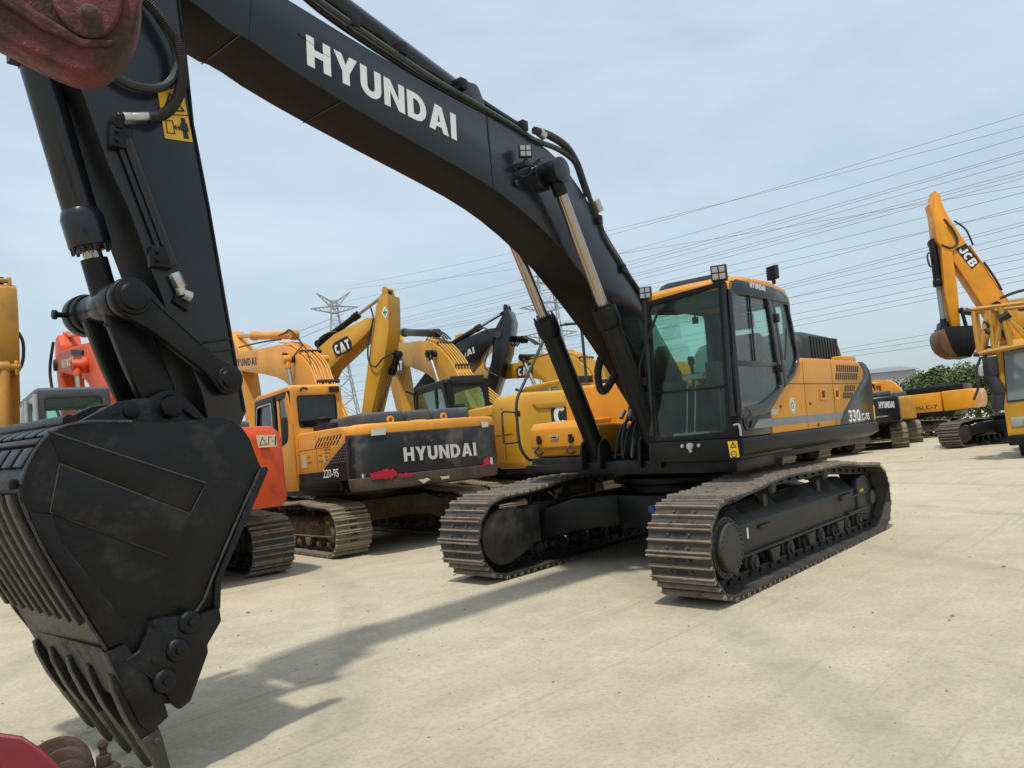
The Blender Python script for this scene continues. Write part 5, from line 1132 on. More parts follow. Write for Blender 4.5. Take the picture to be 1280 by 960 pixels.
def machine_F():
    T, M, cw = machine_yellow(-4.3, -6.6, 250, 'yellow excavator with black cab behind the toolbox, white C on its counterweight', 'ylw')
    P = lambda x, y: onplane(M, 560+x/3.69, 360+y/3.69, 0, -3.165)
    a = P(492, 612); t = P(492, 545)
    b = MB(); b.prism(rp([(a.y+.05, t.z-.42), (a.y-1.0, t.z-.42), (a.y-1.0, t.z+.06), (a.y+.05, t.z+.06)], .12), 'x', -3.147, -3.143)
    decal(cw, 'pink_scrape', [(.95, 1.28), (.75, 1.22), (.5, 1.27), (.62, 1.36), (.85, 1.34)], 'x', -3.143, flat('pink_scrape', (.5, .12, .1)), -.004)
    b.build('name_plate', BLACKD, cw, smooth=False)
    text('CAT', cw, (-3.152, a.y-.0, t.z-.36), (0, -1, 0), (0, 0, 1), .36, WHITE, width=.92, name='maker_name')
    b = MB()
    for y in (-.55, .35): b.box((-3.156, y-.004, 1.2), (-3.1495, y+.004, 1.62))
    b.box((-2.6, 1.4205, 1.25), (-2.592, 1.426, 2.2)); b.box((-2.9, 1.4205, 1.70), (-2.25, 1.426, 1.708))
    b.build('panel_gap', BLACKD, cw, smooth=False)
    b = MB()
    for k in range(9): b.box((-2.12+k*.07, 1.361, 1.9), (-2.09+k*.07, 1.366, 2.12))
    b.build('grille_slots', BLACKD, T, smooth=False)
    bm = cat_boom(T, M, [(.75, 2.0)]+[tuple(onplane(M, 460+x/5.645, 370+y/5.645, 1, .26).xz) for x, y in ((640, 575), (605, 500), (552, 420), (480, 345), (405, 312))]+[(4.81, 4.64), (6.3, 4.82)], [(1.6, 2.1), (2.35, 2.85), (3.1, 3.38), (3.64, 3.63), (5.37, 4.12), (6.3, 4.4)])
    cat_logo(bm, onplane(M, 460+243/5.645, 370+455/5.645, 1, .262)+Vector((.9, .0, -.13)), (-1, 0, -.17), .27, .86)
    b = MB(); b.tube([(3.5, .27, 4.12), (3.3, .29, 4.05)], .03, 8); b.box((3.05, .26, 3.95), (3.06, .268, 4.2)); b.build('lamp_bracket', DARK, bm)
machine_F()
def machine_H():
    T, M, cw = machine_yellow(-8.2, -6.6, 255, 'yellow excavator mostly hidden behind the boom cylinders, its boom showing CAT', 'ylw', cabm=YEL)
    bm = cat_boom(T, M, [(.0, 2.4), (.1, 3.14), (.56, 3.61), (1.1, 3.84), (1.47, 3.93), (3.41, 3.93), (5.8, 4.1)], [(1.2, 2.1), (2.0, 3.1), (2.4, 3.35), (3.48, 3.50), (5.8, 3.7)])
    cat_logo(bm, onplane(M, 560+325/3.69, 360+408/3.69, 1, .262), (-1, 0, .03), .22, .7)
machine_H()

# ---------------------------------------------------------------- back row: booms raised toward the camera
def reach_machine(name_label, M, mat, armpts, boompts, armcyl, txt=None, armw=.25, bodym=None, cyl_m=None, lowcyl=None, bucket=True):
    T = thing('excavator', name_label, 'excavator', M, GRP)
    base(T, MID, FRAME, (STEEL2, EDGE2), 'ylw', 0)
    bodym = bodym or mat
    b = MB(); b.box((-2.5, -1.33, 1.08), (-.3, 1.33, 2.1)); b.box((-.3, -1.33, 1.08), (1.0, -.4, 1.95)); b.build('engine_housing', bodym, T, bevel=.05, seg=3)
    counterweight(T, bodym)
    cab(T, bodym, BLK2, x0=-.4, x1=1.5, y0=.46, y1=1.4)
    b = MB(); b.prism(boompts, 'y', -armw, armw); bm = b.build('boom', mat, T, bevel=.01)
    b = MB(); b.prism(armpts, 'y', -armw, armw); ar = b.build('arm', mat, T, bevel=.015)
    hyd(T, armcyl[1], armcyl[0], .085, .045, .42, cyl_m or BLK2, CHROME)
    return T, bm, ar
def machine_E():
    M = place(-3.0, -14.5, 112)
    arm = [(4.12, 5.40), (4.30, 5.93), (4.52, 5.93), (4.62, 5.72), (4.50, 5.69), (4.46, 5.3), (4.40, 4.79), (4.20, 4.04), (3.76, 2.87), (3.4, 1.9), (3.15, 1.9), (3.45, 2.91), (3.71, 3.97), (3.91, 4.77)]
    arm = [(3.98, 5.05), (4.10, 5.45), (4.22, 5.68), (4.46, 5.69), (4.44, 5.3), (4.40, 4.79), (4.20, 4.04), (3.76, 2.87), (3.4, 1.9), (3.15, 1.9), (3.45, 2.91), (3.71, 3.97), (3.91, 4.77)]
    boom = [(.0, 1.9), (1.0, 3.2), (1.7, 4.1), (2.34, 4.62), (2.79, 4.88), (3.82, 5.17), (4.05, 5.1), (3.9, 4.88), (3.62, 4.67), (2.55, 3.98), (1.9, 3.1), (1.2, 2.2), (.45, 1.5), (.1, 1.5)]
    T, bm, ar = reach_machine('yellow excavator in the back row, CAT on its boom and green sticker on its arm', M, YEL, arm, boom, ((2.1, 0, 4.75), (4.28, 0, 5.80)), armw=.33)
    b = MB(); lug(b, 4.30, 5.86, (-.17, .17), .07, .2); b.cyl((4.30, -.16, 5.86), (4.30, .16, 5.86), .05, n=14); b.build('arm_lug', YEL, ar, bevel=.008)
    hyd(T, (3.5, 0, 2.2), (4.43, 0, 4.15), .085, .045, .75, BLK2, CHROME)
    cat_logo(bm, (2.82, -.342, 4.33), (1, 0, .28), .25, .46)
    q = onplane(M, 280+920/4.571, 350+185/4.571, 1, -.332); b = MB(); b.prism([(q.x-.09, q.z), (q.x, q.z-.17), (q.x+.09, q.z), (q.x, q.z+.17)], 'y', -.334, -.3305); s = b.build('diamond_sticker', WHITE, ar, smooth=False)
    b = MB(); b.box((q.x-.015, -.3365, q.z-.09), (q.x+.015, -.3345, q.z+.09)); b.box((q.x-.055, -.3365, q.z-.03), (q.x-.0152, -.3345, q.z+.03)); b.box((q.x+.0152, -.3365, q.z-.03), (q.x+.055, -.3345, q.z+.03)); b.build('green_cross', GREEND, s, smooth=False)
    b = MB(); b.tube([(3.95, -.36, 5.4), (4.0, -.38, 5.1), (3.85, -.41, 4.6), (3.78, -.41, 4.1), (3.95, -.41, 3.85), (4.2, -.38, 4.05), (4.38, -.1, 4.2)], .022, 8)
    b.tube([(2.1, -.1, 4.55), (2.2, -.12, 4.85), (2.5, -.1, 4.98), (2.7, -.05, 4.98)], .03, 8); b.build('arm_hose', RUB, ar)
machine_E()
def machine_G():
    M = place(-7.0, -14.5, 115)
    arm = [(4.32, 5.00), (4.63, 5.43), (4.68, 5.55), (4.80, 5.55), (4.88, 5.2), (4.65, 4.28), (4.13, 3.15), (3.6, 2.0), (3.3, 2.0), (3.83, 3.18), (4.14, 4.13)]
    boom = [(.0, 1.9), (1.2, 3.2), (2.2, 4.2), (3.12, 4.78), (3.41, 4.87), (4.1, 5.06), (4.4, 5.05), (4.35, 4.75), (4.15, 4.60), (3.5, 4.04), (2.6, 3.3), (1.4, 2.2), (.5, 1.5), (.1, 1.5)]
    T, bm, ar = reach_machine('black-armed excavator in the back row, grey-black boom showing HYUNDAI beside the arm', M, BLK, arm, boom, ((2.6, 0, 4.72), (4.66, 0, 5.58)), bodym=ORG, armw=.36)
    b = MB(); lug(b, 4.68, 5.68, (-.15, .15), .07, .2); b.cyl((4.68, -.16, 5.68), (4.68, .16, 5.68), .045, n=14); b.build('arm_lug', BLK, ar, bevel=.008)
    text('HYUNDAI', bm, (2.5, -.363, 4.02), (1, 0, .33), (-.1, 0, 1), .19, DWHITE, width=1.2, name='maker_name')
    b = MB(); b.cyl((4.42, -.36, 4.85), (4.42, -.40, 4.85), .12, n=20)
    b.tube([(3.6, -.38, 4.98), (4.0, -.41, 5.1), (4.25, -.43, 4.8), (4.05, -.43, 4.3), (3.95, -.43, 3.9), (4.3, -.43, 3.6)], .022, 8); b.build('arm_hose', RUB, ar)
machine_G()
def machine_N():
    d = (fw*CF+(4-640)*r2-(470-480)*u2).normalized(); p = CP+d*17.5
    h = math.degrees(math.atan2(CP.y-p.y, CP.x-p.x))+6
    c = Vector((p.x, p.y, 0))-Vector((math.cos(R(h)), math.sin(R(h)), 0))*4.3
    M = place(c.x, c.y, h)
    arm = [(4.05, 5.45), (4.25, 5.55), (4.42, 5.45), (4.48, 5.0), (4.45, 4.2), (4.25, 3.7), (4.15, 1.9), (3.9, 1.9), (3.85, 3.6), (3.9, 4.6)]
    boom = [(.0, 1.9), (1.0, 3.2), (1.8, 4.1), (2.6, 4.7), (3.4, 5.0), (4.0, 5.15), (4.1, 4.8), (3.6, 4.6), (2.55, 4.1), (1.9, 3.2), (1.2, 2.2), (.45, 1.5), (.1, 1.5)]
    T, bm, ar = reach_machine('yellow excavator at the far left edge, only its rusty folded arm in view', M, YEL2, arm, boom, ((2.4, 0, 4.9), (4.2, 0, 5.62)), armw=.27)
    b = MB(); lug(b, 4.25, 5.62, (-.17, .17), .08, .22); b.cyl((4.25, -.2, 5.62), (4.25, .2, 5.62), .05, n=14); b.build('arm_lug', YEL2, ar, bevel=.008)
    b = MB(); lug(b, 4.42, 3.95, (-.2, .2), .09, .2); b.cyl((4.46, -.27, 3.9), (4.46, .27, 3.9), .07, n=16); b.build('cylinder_lug', YEL2, ar, bevel=.008)
    hyd(T, (4.5, 0, 1.9), (4.45, 0, 3.9), .10, .05, .1, YEL2, YEL2)
    b = MB(); b.tube([(4.3, .28, 4.6), (4.34, .34, 4.4), (4.36, .33, 4.1), (4.35, .28, 3.9)], .03, 8); b.build('arm_hose', RUB, ar)
machine_N()

# ---------------------------------------------------------------- rest of the row, seen under and beyond the main machine
def row_machine(x, y, h, label, body, cwm, cabm, txt=None, fm=None, boomy=True, key='row'):
    M = place(x, y, h); T = thing('excavator', label, 'excavator', M, GRP)
    base(T, MID, fm or FRAME, (STEEL2, EDGE2), key, 0)
    b = MB(); b.box((-2.3, -1.33, 1.21), (-.45, 1.33, 2.0)); b.box((-.45, -1.33, 1.07), (1.0, -.4, 1.9)); b.build('engine_housing', body, T, bevel=.05, seg=3)
    b = MB(); b.box((-2.3, -1.34, 1.05), (-.4, 1.34, 1.205)); b.build('side_skirt', BLK2, T, bevel=.01)
    cw = counterweight(T, cwm, bulge=.03)
    b = MB(); b.box((-2.55, -1.1, 2.02), (-1.0, 1.1, 2.24)); b.build('engine_hood', GRAY, T, bevel=.06, seg=3)
    cab(T, cabm, cabm, gl=GLASS)
    if boomy:
        bm = arm_boom(T, [(.05, 2.4), (.5, 3.1), (1.1, 3.6), (1.9, 3.95), (2.9, 4.1), (5.8, 4.2)], [(1.2, 2.2), (2.0, 3.0), (2.7, 3.35), (5.8, 3.8)], body)
        for y_ in (.42, -.42): hyd(T, (2.4, y_, 3.6), (1.3, y_, 1.25), .085, .05, .42, body, CHROME)
        b = MB(); b.prism(rp([(5.4, 4.6), (6.1, 4.5), (5.9, 3.6), (5.4, 2.0), (5.1, 2.0), (5.3, 3.4)], .06), 'y', -.2, .2); b.build('arm', body, T, bevel=.01)
        b = MB(); b.prism(chaikin([(4.8, 1.9), (5.4, 2.0), (5.8, 1.6), (5.8, .8), (5.2, .05), (5.0, .3), (4.7, 1.4)]), 'y', -.5, .5); b.build('bucket', BLK2, T, bevel=.02)
    return T, M, cw
row_machine(-12.3, -6.3, 256, 'excavator with muddy track frame just visible under the main machine rear, nearest of three', YEL, YEL, YEL, fm=FRAME2, key='rowm')
row_machine(-16.6, -6.8, 254, 'excavator whose pale tracks show under the main machine rear, middle of three', ORG, BLK2, ORG)
row_machine(-20.9, -7.0, 252, 'excavator whose dark tracks show under the main machine rear, farthest of three', YEL, YEL, YEL)
G2P = CP+(fw*CF+(1125-640)*r2-(522-480)*u2)*(29/CF)
def machine_G2():
    T, M, cw = row_machine(G2P.x-2.22, G2P.y-1.94, 195, 'distant excavator with glossy black counterweight reading HYUNDAI, right of the main machine rear', YEL2, BLK, YEL2, boomy=False)
    g3 = CP+(fw*CF+(1143-640)*r2-(515-480)*u2)*(32.5/CF)
    row_machine(g3.x-2.22, g3.y-1.94, 195, 'distant yellow excavator whose cab roof rises behind the glossy black HYUNDAI counterweight', YEL2, YEL2, YEL2, boomy=False)
    P = lambda x, y: onplane(M, 1060+x/6.4, 430+y/6.4, 0, -2.85)
    a = P(250, 515); c = P(388, 508); t = P(250, 462)
    text('HYUNDAI', cw, (-2.856, a.y, a.z), (0, -1, (c.z-a.z)/abs(c.y-a.y)), (0, 0, 1), t.z-a.z, WHITE, width=abs(c.y-a.y)*.9, name='maker_name')
    decal(cw, 'pale_stripe', rect(-.9, 1.25, .9, 1.29), 'x', -2.84, LGRAY, -.004)
machine_G2()

# ---------------------------------------------------------------- distant orange machine seen from its side
def machine_335():
    M = place(-33.5, -5.9, 270)
    T = thing('excavator', 'distant orange excavator seen side-on with flat dark hood, 335 on its side panel', 'excavator', M, GRP)
    base(T, MID, FRAME2, (STEEL2, EDGE2), 'far', 0)
    b = MB(); b.box((-1.9, -1.40, 1.2), (-.3, 1.40, 2.1)); b.box((-.26, 1.0, 1.2), (.9, 1.40, 2.1)); b.box((-.3, -1.4, 1.1), (1.0, -.4, 2.0)); bd = b.build('engine_housing', ORG, T, bevel=.04)
    b = MB(); b.prism([(-1.95, 1.18), (-3.2, 1.22), (-3.3, 1.5), (-3.3, 1.95), (-3.2, 2.12), (-1.95, 2.12)], 'y', -1.4, 1.42); b.build('counterweight', ORG, T, bevel=.05, seg=3)
    b = MB(); b.box((-2.4, -1.3, 1.02), (1.2, 1.36, 1.19)); b.build('side_skirt', BLK2, T, bevel=.01)
    b = MB(); b.box((-2.8, -1.0, 2.12), (-.2, 1.0, 2.42)); b.build('engine_hood', BLK2, T, bevel=.05)
    cab(T, ORG, ORG, x0=.9, x1=2.4)
    text('335LC-7', bd, (-.55, 1.4005, 1.36), (-1, 0, 0), (0, 0, 1), .17, BLACKD, width=1.15, name='type_number', bold=.03)
    b = MB()
    for x in (.3, -.55): b.prism(rect(x-.09, 1.68, x+.09, 1.80), 'y', 1.401, 1.408)
    b.build('door_latch', CREAM, bd)
    b = MB(); b.box((.9, .9, 2.1), (1.9, 1.3, 2.55)); b.build('white_guard', LGRAY, T, bevel=.01)
    arm_boom(T, [(.05, 2.4), (.5, 3.0), (1.3, 3.1), (2.9, 3.1), (5.8, 2.9)], [(1.2, 1.9), (2.0, 2.3), (5.8, 2.5)], ORG)
machine_335()

# ---------------------------------------------------------------- tall orange machine with raised boom
def machine_K():
    M = place(-21.9, 1.5, -60)
    T = thing('excavator', 'orange excavator at right with high raised boom reading JCB and hanging black bucket', 'excavator', M, GRP)
    U = bpy.data.objects.new('undercarriage', None); COL.objects.link(U); U.parent = T; U.rotation_euler = (0, 0, R(46)); U.location = (0, 0, 0)
    # tracks turned 46 degrees against the house
    fa = undercarriage(T, 'black', 1.25, dict(MID, w=.7), BLK2, (STEEL, EDGE), 1, 1); fb = undercarriage(T, 'black', -1.25, dict(MID, w=.7), BLK2, (STEEL, EDGE), 1, -1); xf = xframe(T, 1.22, BLK2)
    for f in (fa, fb, xf):
        f.rotation_euler = (0, 0, R(46)); f.location = Vector((.85, -.83, 0))
    bpy.data.objects.remove(U)
    b = MB(); b.box((-2.6, -1.4, 1.1), (-.4, 1.4, 2.2)); b.box((-.4, -1.4, 1.1), (1.2, -.4, 2.0)); b.box((-.4, -.4, 1.05), (1.4, 1.4, 1.2)); b.prism(rp([(-.2, 1.2), (.9, 1.2), (.7, 2.2), (.1, 2.5), (-.2, 2.3)], .1), 'y', -.35, .35); b.build('engine_housing', ORG, T, bevel=.05, seg=3)
    counterweight(T, ORG)
    cab(T, ORG, BLK2)
    bmp = [(-.1, 1.8), (.76, 4.05), (1.16, 4.71), (1.73, 6.01), (2.39, 7.55), (2.68, 8.43), (2.95, 8.2), (2.85, 7.3), (2.51, 6.24), (1.79, 4.51), (1.3, 3.2), (.5, 1.6), (.1, 1.5)]
    b = MB(); b.prism(bmp, 'y', -.27, .25); bm = b.build('boom', ORG, T, bevel=.012)
    for y in (-.15, 0, .15): b = MB(); b.tube([(-.1+p[0]-.09, y, p[1]+.04) for p in ((.5, 3.4), (.86, 4.05), (1.26, 4.71), (1.83, 6.01), (2.1, 6.6))], .03, 8); b.build('boom_pipe', ORG, bm)
    text('JCB', bm, (2.30, .254, 6.50), (-.44, 0, -.88), (-.88, 0, .44), .26, WHITE, width=.70, name='maker_name')
    decal(bm, 'name_plate', [(2.03, 6.70), (1.70, 6.02), (1.98, 5.80), (2.38, 6.56)], 'y', .250, BLACKD, .0025)
    am = [(2.55, 7.9), (2.62, 8.5), (2.80, 8.5), (2.90, 7.85), (2.92, 6.95), (2.80, 6.7), (2.88, 5.3), (2.84, 4.0), (2.58, 4.0), (2.50, 5.4), (2.50, 6.2)]
    b = MB(); b.prism(am, 'y', -.30, .30); ar = b.build('arm', ORG, T, bevel=.012)
    b = MB(); lug(b, 2.72, 8.55, (-.12, .12), .07, .2); b.build('arm_lug', ORG, ar)
    b = MB(); b.tube([(2.6, .3, 7.6), (2.4, .32, 7.2), (2.3, .32, 6.8), (2.5, .32, 6.6), (2.8, .3, 6.75)], .035, 8); b.tube([(2.3, .27, 7.5), (2.0, .3, 7.15), (1.85, .3, 6.6)], .03, 8); b.tube([(1.6, .27, 6.0), (1.35, .3, 5.4), (1.2, .27, 5.0)], .04, 8); b.build('arm_hose', RUB, ar)
    hyd(T, (2.98, 0, 4.1), (2.95, 0, 6.9), .13, .08, .48, BLK2, paint('grey_rod', (.20, .22, .24), .3, .2))
    b = MB(); b.tube([(3.08, .1, 6.6), (3.2, .1, 6.5), (3.18, .1, 6.15), (3.06, .1, 6.1)], .03, 6); b.build('guard_loop', RUB, ar)
    b = MB(); b.prism([(2.9, 4.2), (3.12, 4.2), (3.25, 3.7), (3.1, 3.7)], 'y', -.2, .2); b.cyl((2.5, .35, 4.5), (2.42, .35, 3.8), .06, n=10); b.cyl((2.5, -.35, 4.5), (2.5, .38, 4.5), .09, n=14); b.build('bucket_link', BLK2, T, bevel=.01)
    b = MB(); b.prism(chaikin([(2.35, 3.95), (3.15, 4.0), (3.35, 3.75), (3.30, 3.3), (3.0, 3.0), (2.7, 2.95), (2.40, 3.05), (2.30, 3.5)]), 'y', -.5, .45); bk = b.build('bucket', paint('worn_orange_bucket', (.11, .05, .016), .5, .6, (.05, .03, .02), scale=4), T, bevel=.03)
    b = MB(); b.prism([(2.26, 3.95), (3.14, 4.02), (3.0, 3.3), (2.86, 3.0), (2.45, 2.93), (2.27, 3.2)], 'y', -.52, .47); b.build('bucket_wear_plate', BLK2, bk, bevel=.02)
    hyd(T, (1.5, .45, 4.5), (.9, .45, 1.6), .12, .07, .3, BLK2, CHROME); hyd(T, (1.5, -.45, 4.5), (.9, -.45, 1.6), .12, .07, .3, BLK2, CHROME)
    return T
machine_K()

# ---------------------------------------------------------------- truck crane at the right edge
def crane():
    M = Matrix.Translation((0, 0, 0))
    # cab front faces the camera; corner seen at px 1258..1280
    p = onplane(M, 1262, 557, 2, .33); h = 5
    M = Matrix.Translation((p.x, p.y, 0)) @ Matrix.Rotation(R(h), 4, 'Z')
    T = thing('truck_crane', 'yellow truck crane at the right edge with wide windscreen and folded lattice jib', 'truck crane', M)
    # local: +x to the camera, y>0 leads right in the picture; cab spans y 0..2.4
    b = MB(); b.prism(rp([(0, .33), (0, 1.3), (-.12, 2.75), (-.3, 2.9), (-2.0, 2.9), (-2.0, .33)], [.08, .03, .1, .1, .05, .05]), 'y', 0, 2.4); cb = b.build('cab', YEL, T, bevel=.05, seg=3)
    L = Matrix.Translation((0, 0, 0))
    b = MB()
    wi = [(0.10, 1.42), (2.3, 1.42), (2.25, 2.62), (.17, 2.62)]
    def fx(z): return .008-(z-1.3)/(1.45)*.12
    b.loft([[(fx(z)+d, y, z) for y, z in ((.08, 1.38), (2.32, 1.38), (2.27, 2.66), (.15, 2.66))] for d in (0, .012)]); ws = b.build('windscreen_seal', BLACKD, cb, smooth=False)
    b = MB(); b.loft([[(fx(z)+d, y, z) for y, z in wi] for d in (.014, .02)]); b.build('windscreen', flat('reflecting_glass', (.16, .18, .18), .08), ws, smooth=False)
    b = MB(); b.box((-1.3, -.02, 1.45), (-.35, -.005, 2.5)); b.build('side_window', BLACKD, cb)
    b = MB(); b.prism(rp(rect(.1, .78, .62, 1.0), .04), 'x', .0, .03); b.prism(rp(rect(1.8, .78, 2.3, 1.0), .04), 'x', .0, .03); b.build('headlamp_housing', LGRAY, cb, bevel=.01)
    b = MB(); b.cyl((.03, .42, .89), (.045, .42, .89), .08, n=18); b.cyl((.03, 2.0, .89), (.045, 2.0, .89), .08, n=18); b.build('headlamp', LENS, cb)
    b = MB(); b.box((-.3, .0, .33), (.10, 2.4, .58)); b.build('bumper', BLK2, cb, bevel=.03); b = MB(); b.cyl((.1, .5, .46), (.12, .5, .46), .08, n=16); b.build('fog_lamp', LENSD, cb)
    b = MB()
    for x in (-1.0, -3.6, -5.0):
        for y in (.15, 2.0): b.cyl((x, y, .5), (x, y+.3, .5), .5, n=28)
    b.build('wheel', RUB, T, bevel=.03)
    b = MB(); b.box((-9.5, .4, .75), (-.3, 2.0, 1.15)); b.box((-7, .1, 1.15), (-2.2, 2.3, 1.5)); b.build('chassis', YEL, T, bevel=.02)
    b = MB(); b.box((-.9, .2, 3.0), (.2, .3, 3.12)); b.tube([(.1, .05, 2.7), (.25, -.15, 2.75), (.25, -.2, 2.5)], .03, 6); b.box((.2, -.28, 2.1), (.28, -.1, 2.5)); b.build('mirror_arm', DARK, T)
    # crane house, telescopic boom over the cab
    b = MB(); b.box((-5.5, .3, 1.5), (-3.2, 2.2, 2.9)); b.build('crane_house', YEL, T, bevel=.04); 
    qa = onplane(M, 1267, 412, 0, -2.2); qb = onplane(M, 1310, 368, 0, -2.2)
    b = MB(); b.ring(rp(rect(qa.y, qa.z, qb.y, qb.z), .08), rp(rect(qa.y+.15, qa.z+.45, qb.y-.15, qb.z-.15), .08), 'x', -2.3, -2.2); b.box((-3.6, qa.y+.02, qa.z), (-2.3, qb.y, qa.z+.5)); b.box((-3.6, qa.y, qb.z-.12), (-2.15, qb.y+.1, qb.z+.02)); b.box((-3.6, qa.y+.01, qa.z+.45), (-3.5, qb.y, qb.z-.1)); oc = b.build('operator_cab', YEL, T, bevel=.02)
    b = MB(); b.prism(rp(rect(qa.y+.15, qa.z+.45, qb.y-.15, qb.z-.15), .08), 'x', -2.27, -2.26); b.build('window', GLASSD, oc, smooth=False)
    b = MB(); b.box((-3.2, qa.y+.2, 2.85), (-2.4, qb.y-.2, qa.z)); b.build('cab_support', DARK, T)
    b = MB(); b.tube([(-2.2, qa.y-.2, qb.z+.1), (-2.2, qa.y+.2, qb.z+.2), (-2.2, qb.y, qb.z+.25)], .04, 6); b.build('antenna', DARK, T)
    b = MB(); b.loft([[(x, y, z) for y, z in ((1.1, z0), (1.7, z0), (1.7, z0+.65), (1.1, z0+.65))] for x, z0 in ((-6, 2.95), (2.2, 3.15))]); b.build('telescopic_boom', YEL, T, bevel=.03)
    # lattice jib beside the boom, traced on a plane square to the camera
    Mi = M.inverted(); d0 = .35
    def J(px, py, dx=0): 
        q = onplane(M, px, py, 0, d0+dx); return q
    tp = [J(1175, 385), J(1197, 388), J(1225, 387), J(1248, 382), J(1290, 374)]; bt = [J(1222, 444), J(1225, 444), J(1250, 437), J(1290, 428)]
    def pipe(b, a, c, r=.05): b.cyl(a, c, r, n=8)
    b = MB()
    for dx in (0, -.9):
        s = Vector((dx, 0, 0))
        pipe(b, J(1205, 388)+s, J(1285, 378)+s, .05); pipe(b, J(1223, 442)+s, J(1285, 430)+s, .065)
        pipe(b, J(1216, 389)+s, J(1224, 442)+s, .055); pipe(b, J(1226, 442)+s, J(1234, 388)+s, .055)
        pipe(b, J(1236, 388)+s, J(1242, 436)+s, .05); pipe(b, J(1250, 384)+s, J(1264, 434)+s, .06); pipe(b, J(1244, 436)+s, J(1252, 388)+s, .04)
    for a in ((1216, 389), (1250, 384), (1224, 442), (1264, 434)): pipe(b, J(*a), J(*a)+Vector((-.9, 0, 0)), .04)
    b.loft([[J(1205, 389), J(1205, 393), J(1205, 393)+Vector((-.2, 0, 0)), J(1205, 389)+Vector((-.2, 0, 0))], [J(1240, 381), J(1240, 388), J(1240, 388)+Vector((-.7, 0, 0)), J(1240, 381)+Vector((-.7, 0, 0))]])
    j = b.build('lattice_jib', paint('jib_paint', (.45, .23, .03), .5, .4), T, bevel=0)
    b = MB(); pipe(b, J(1206, 389), J(1214, 390), .09); pipe(b, J(1217, 443), J(1224, 443), .06); pipe(b, J(1248, 400), J(1262, 392), .10); pipe(b, J(1230, 402), J(1238, 408), .06); pipe(b, J(1230, 412), J(1238, 416), .06); b.build('jib_pin', DARK, j)
    b = MB()
    for k in range(4): pipe(b, J(1252+k*2, 392+k), J(1292, 424+k*4), .03)
    b.build('hoist_rope', YEL, T)
    b = MB(); b.tube([J(1226, 446), J(1221, 462), J(1224, 480), J(1217, 500)], .03, 6); b.tube([J(1229, 446), J(1231, 465), J(1232, 480)], .03, 6); b.build('hanging_cable', RUB, j)
    a = [J(1221, 470), J(1224, 458), J(1228, 458), J(1231, 470)]
    b = MB(); b.loft([[p for p in a], [p+Vector((-.2, 0, 0)) for p in a]]); b.build('hook_block', LGRAY, j, bevel=.01)
    b = MB(); q = J(1237, 450); b.cyl(J(1237, 446), J(1240, 470), .16, n=14); b.cyl(J(1238, 468), J(1250, 492), .15, n=12); b.cyl(J(1249, 490), J(1247, 512), .13, n=12); b.build('rubber_bellow', RUB, j, bevel=.01)
crane()

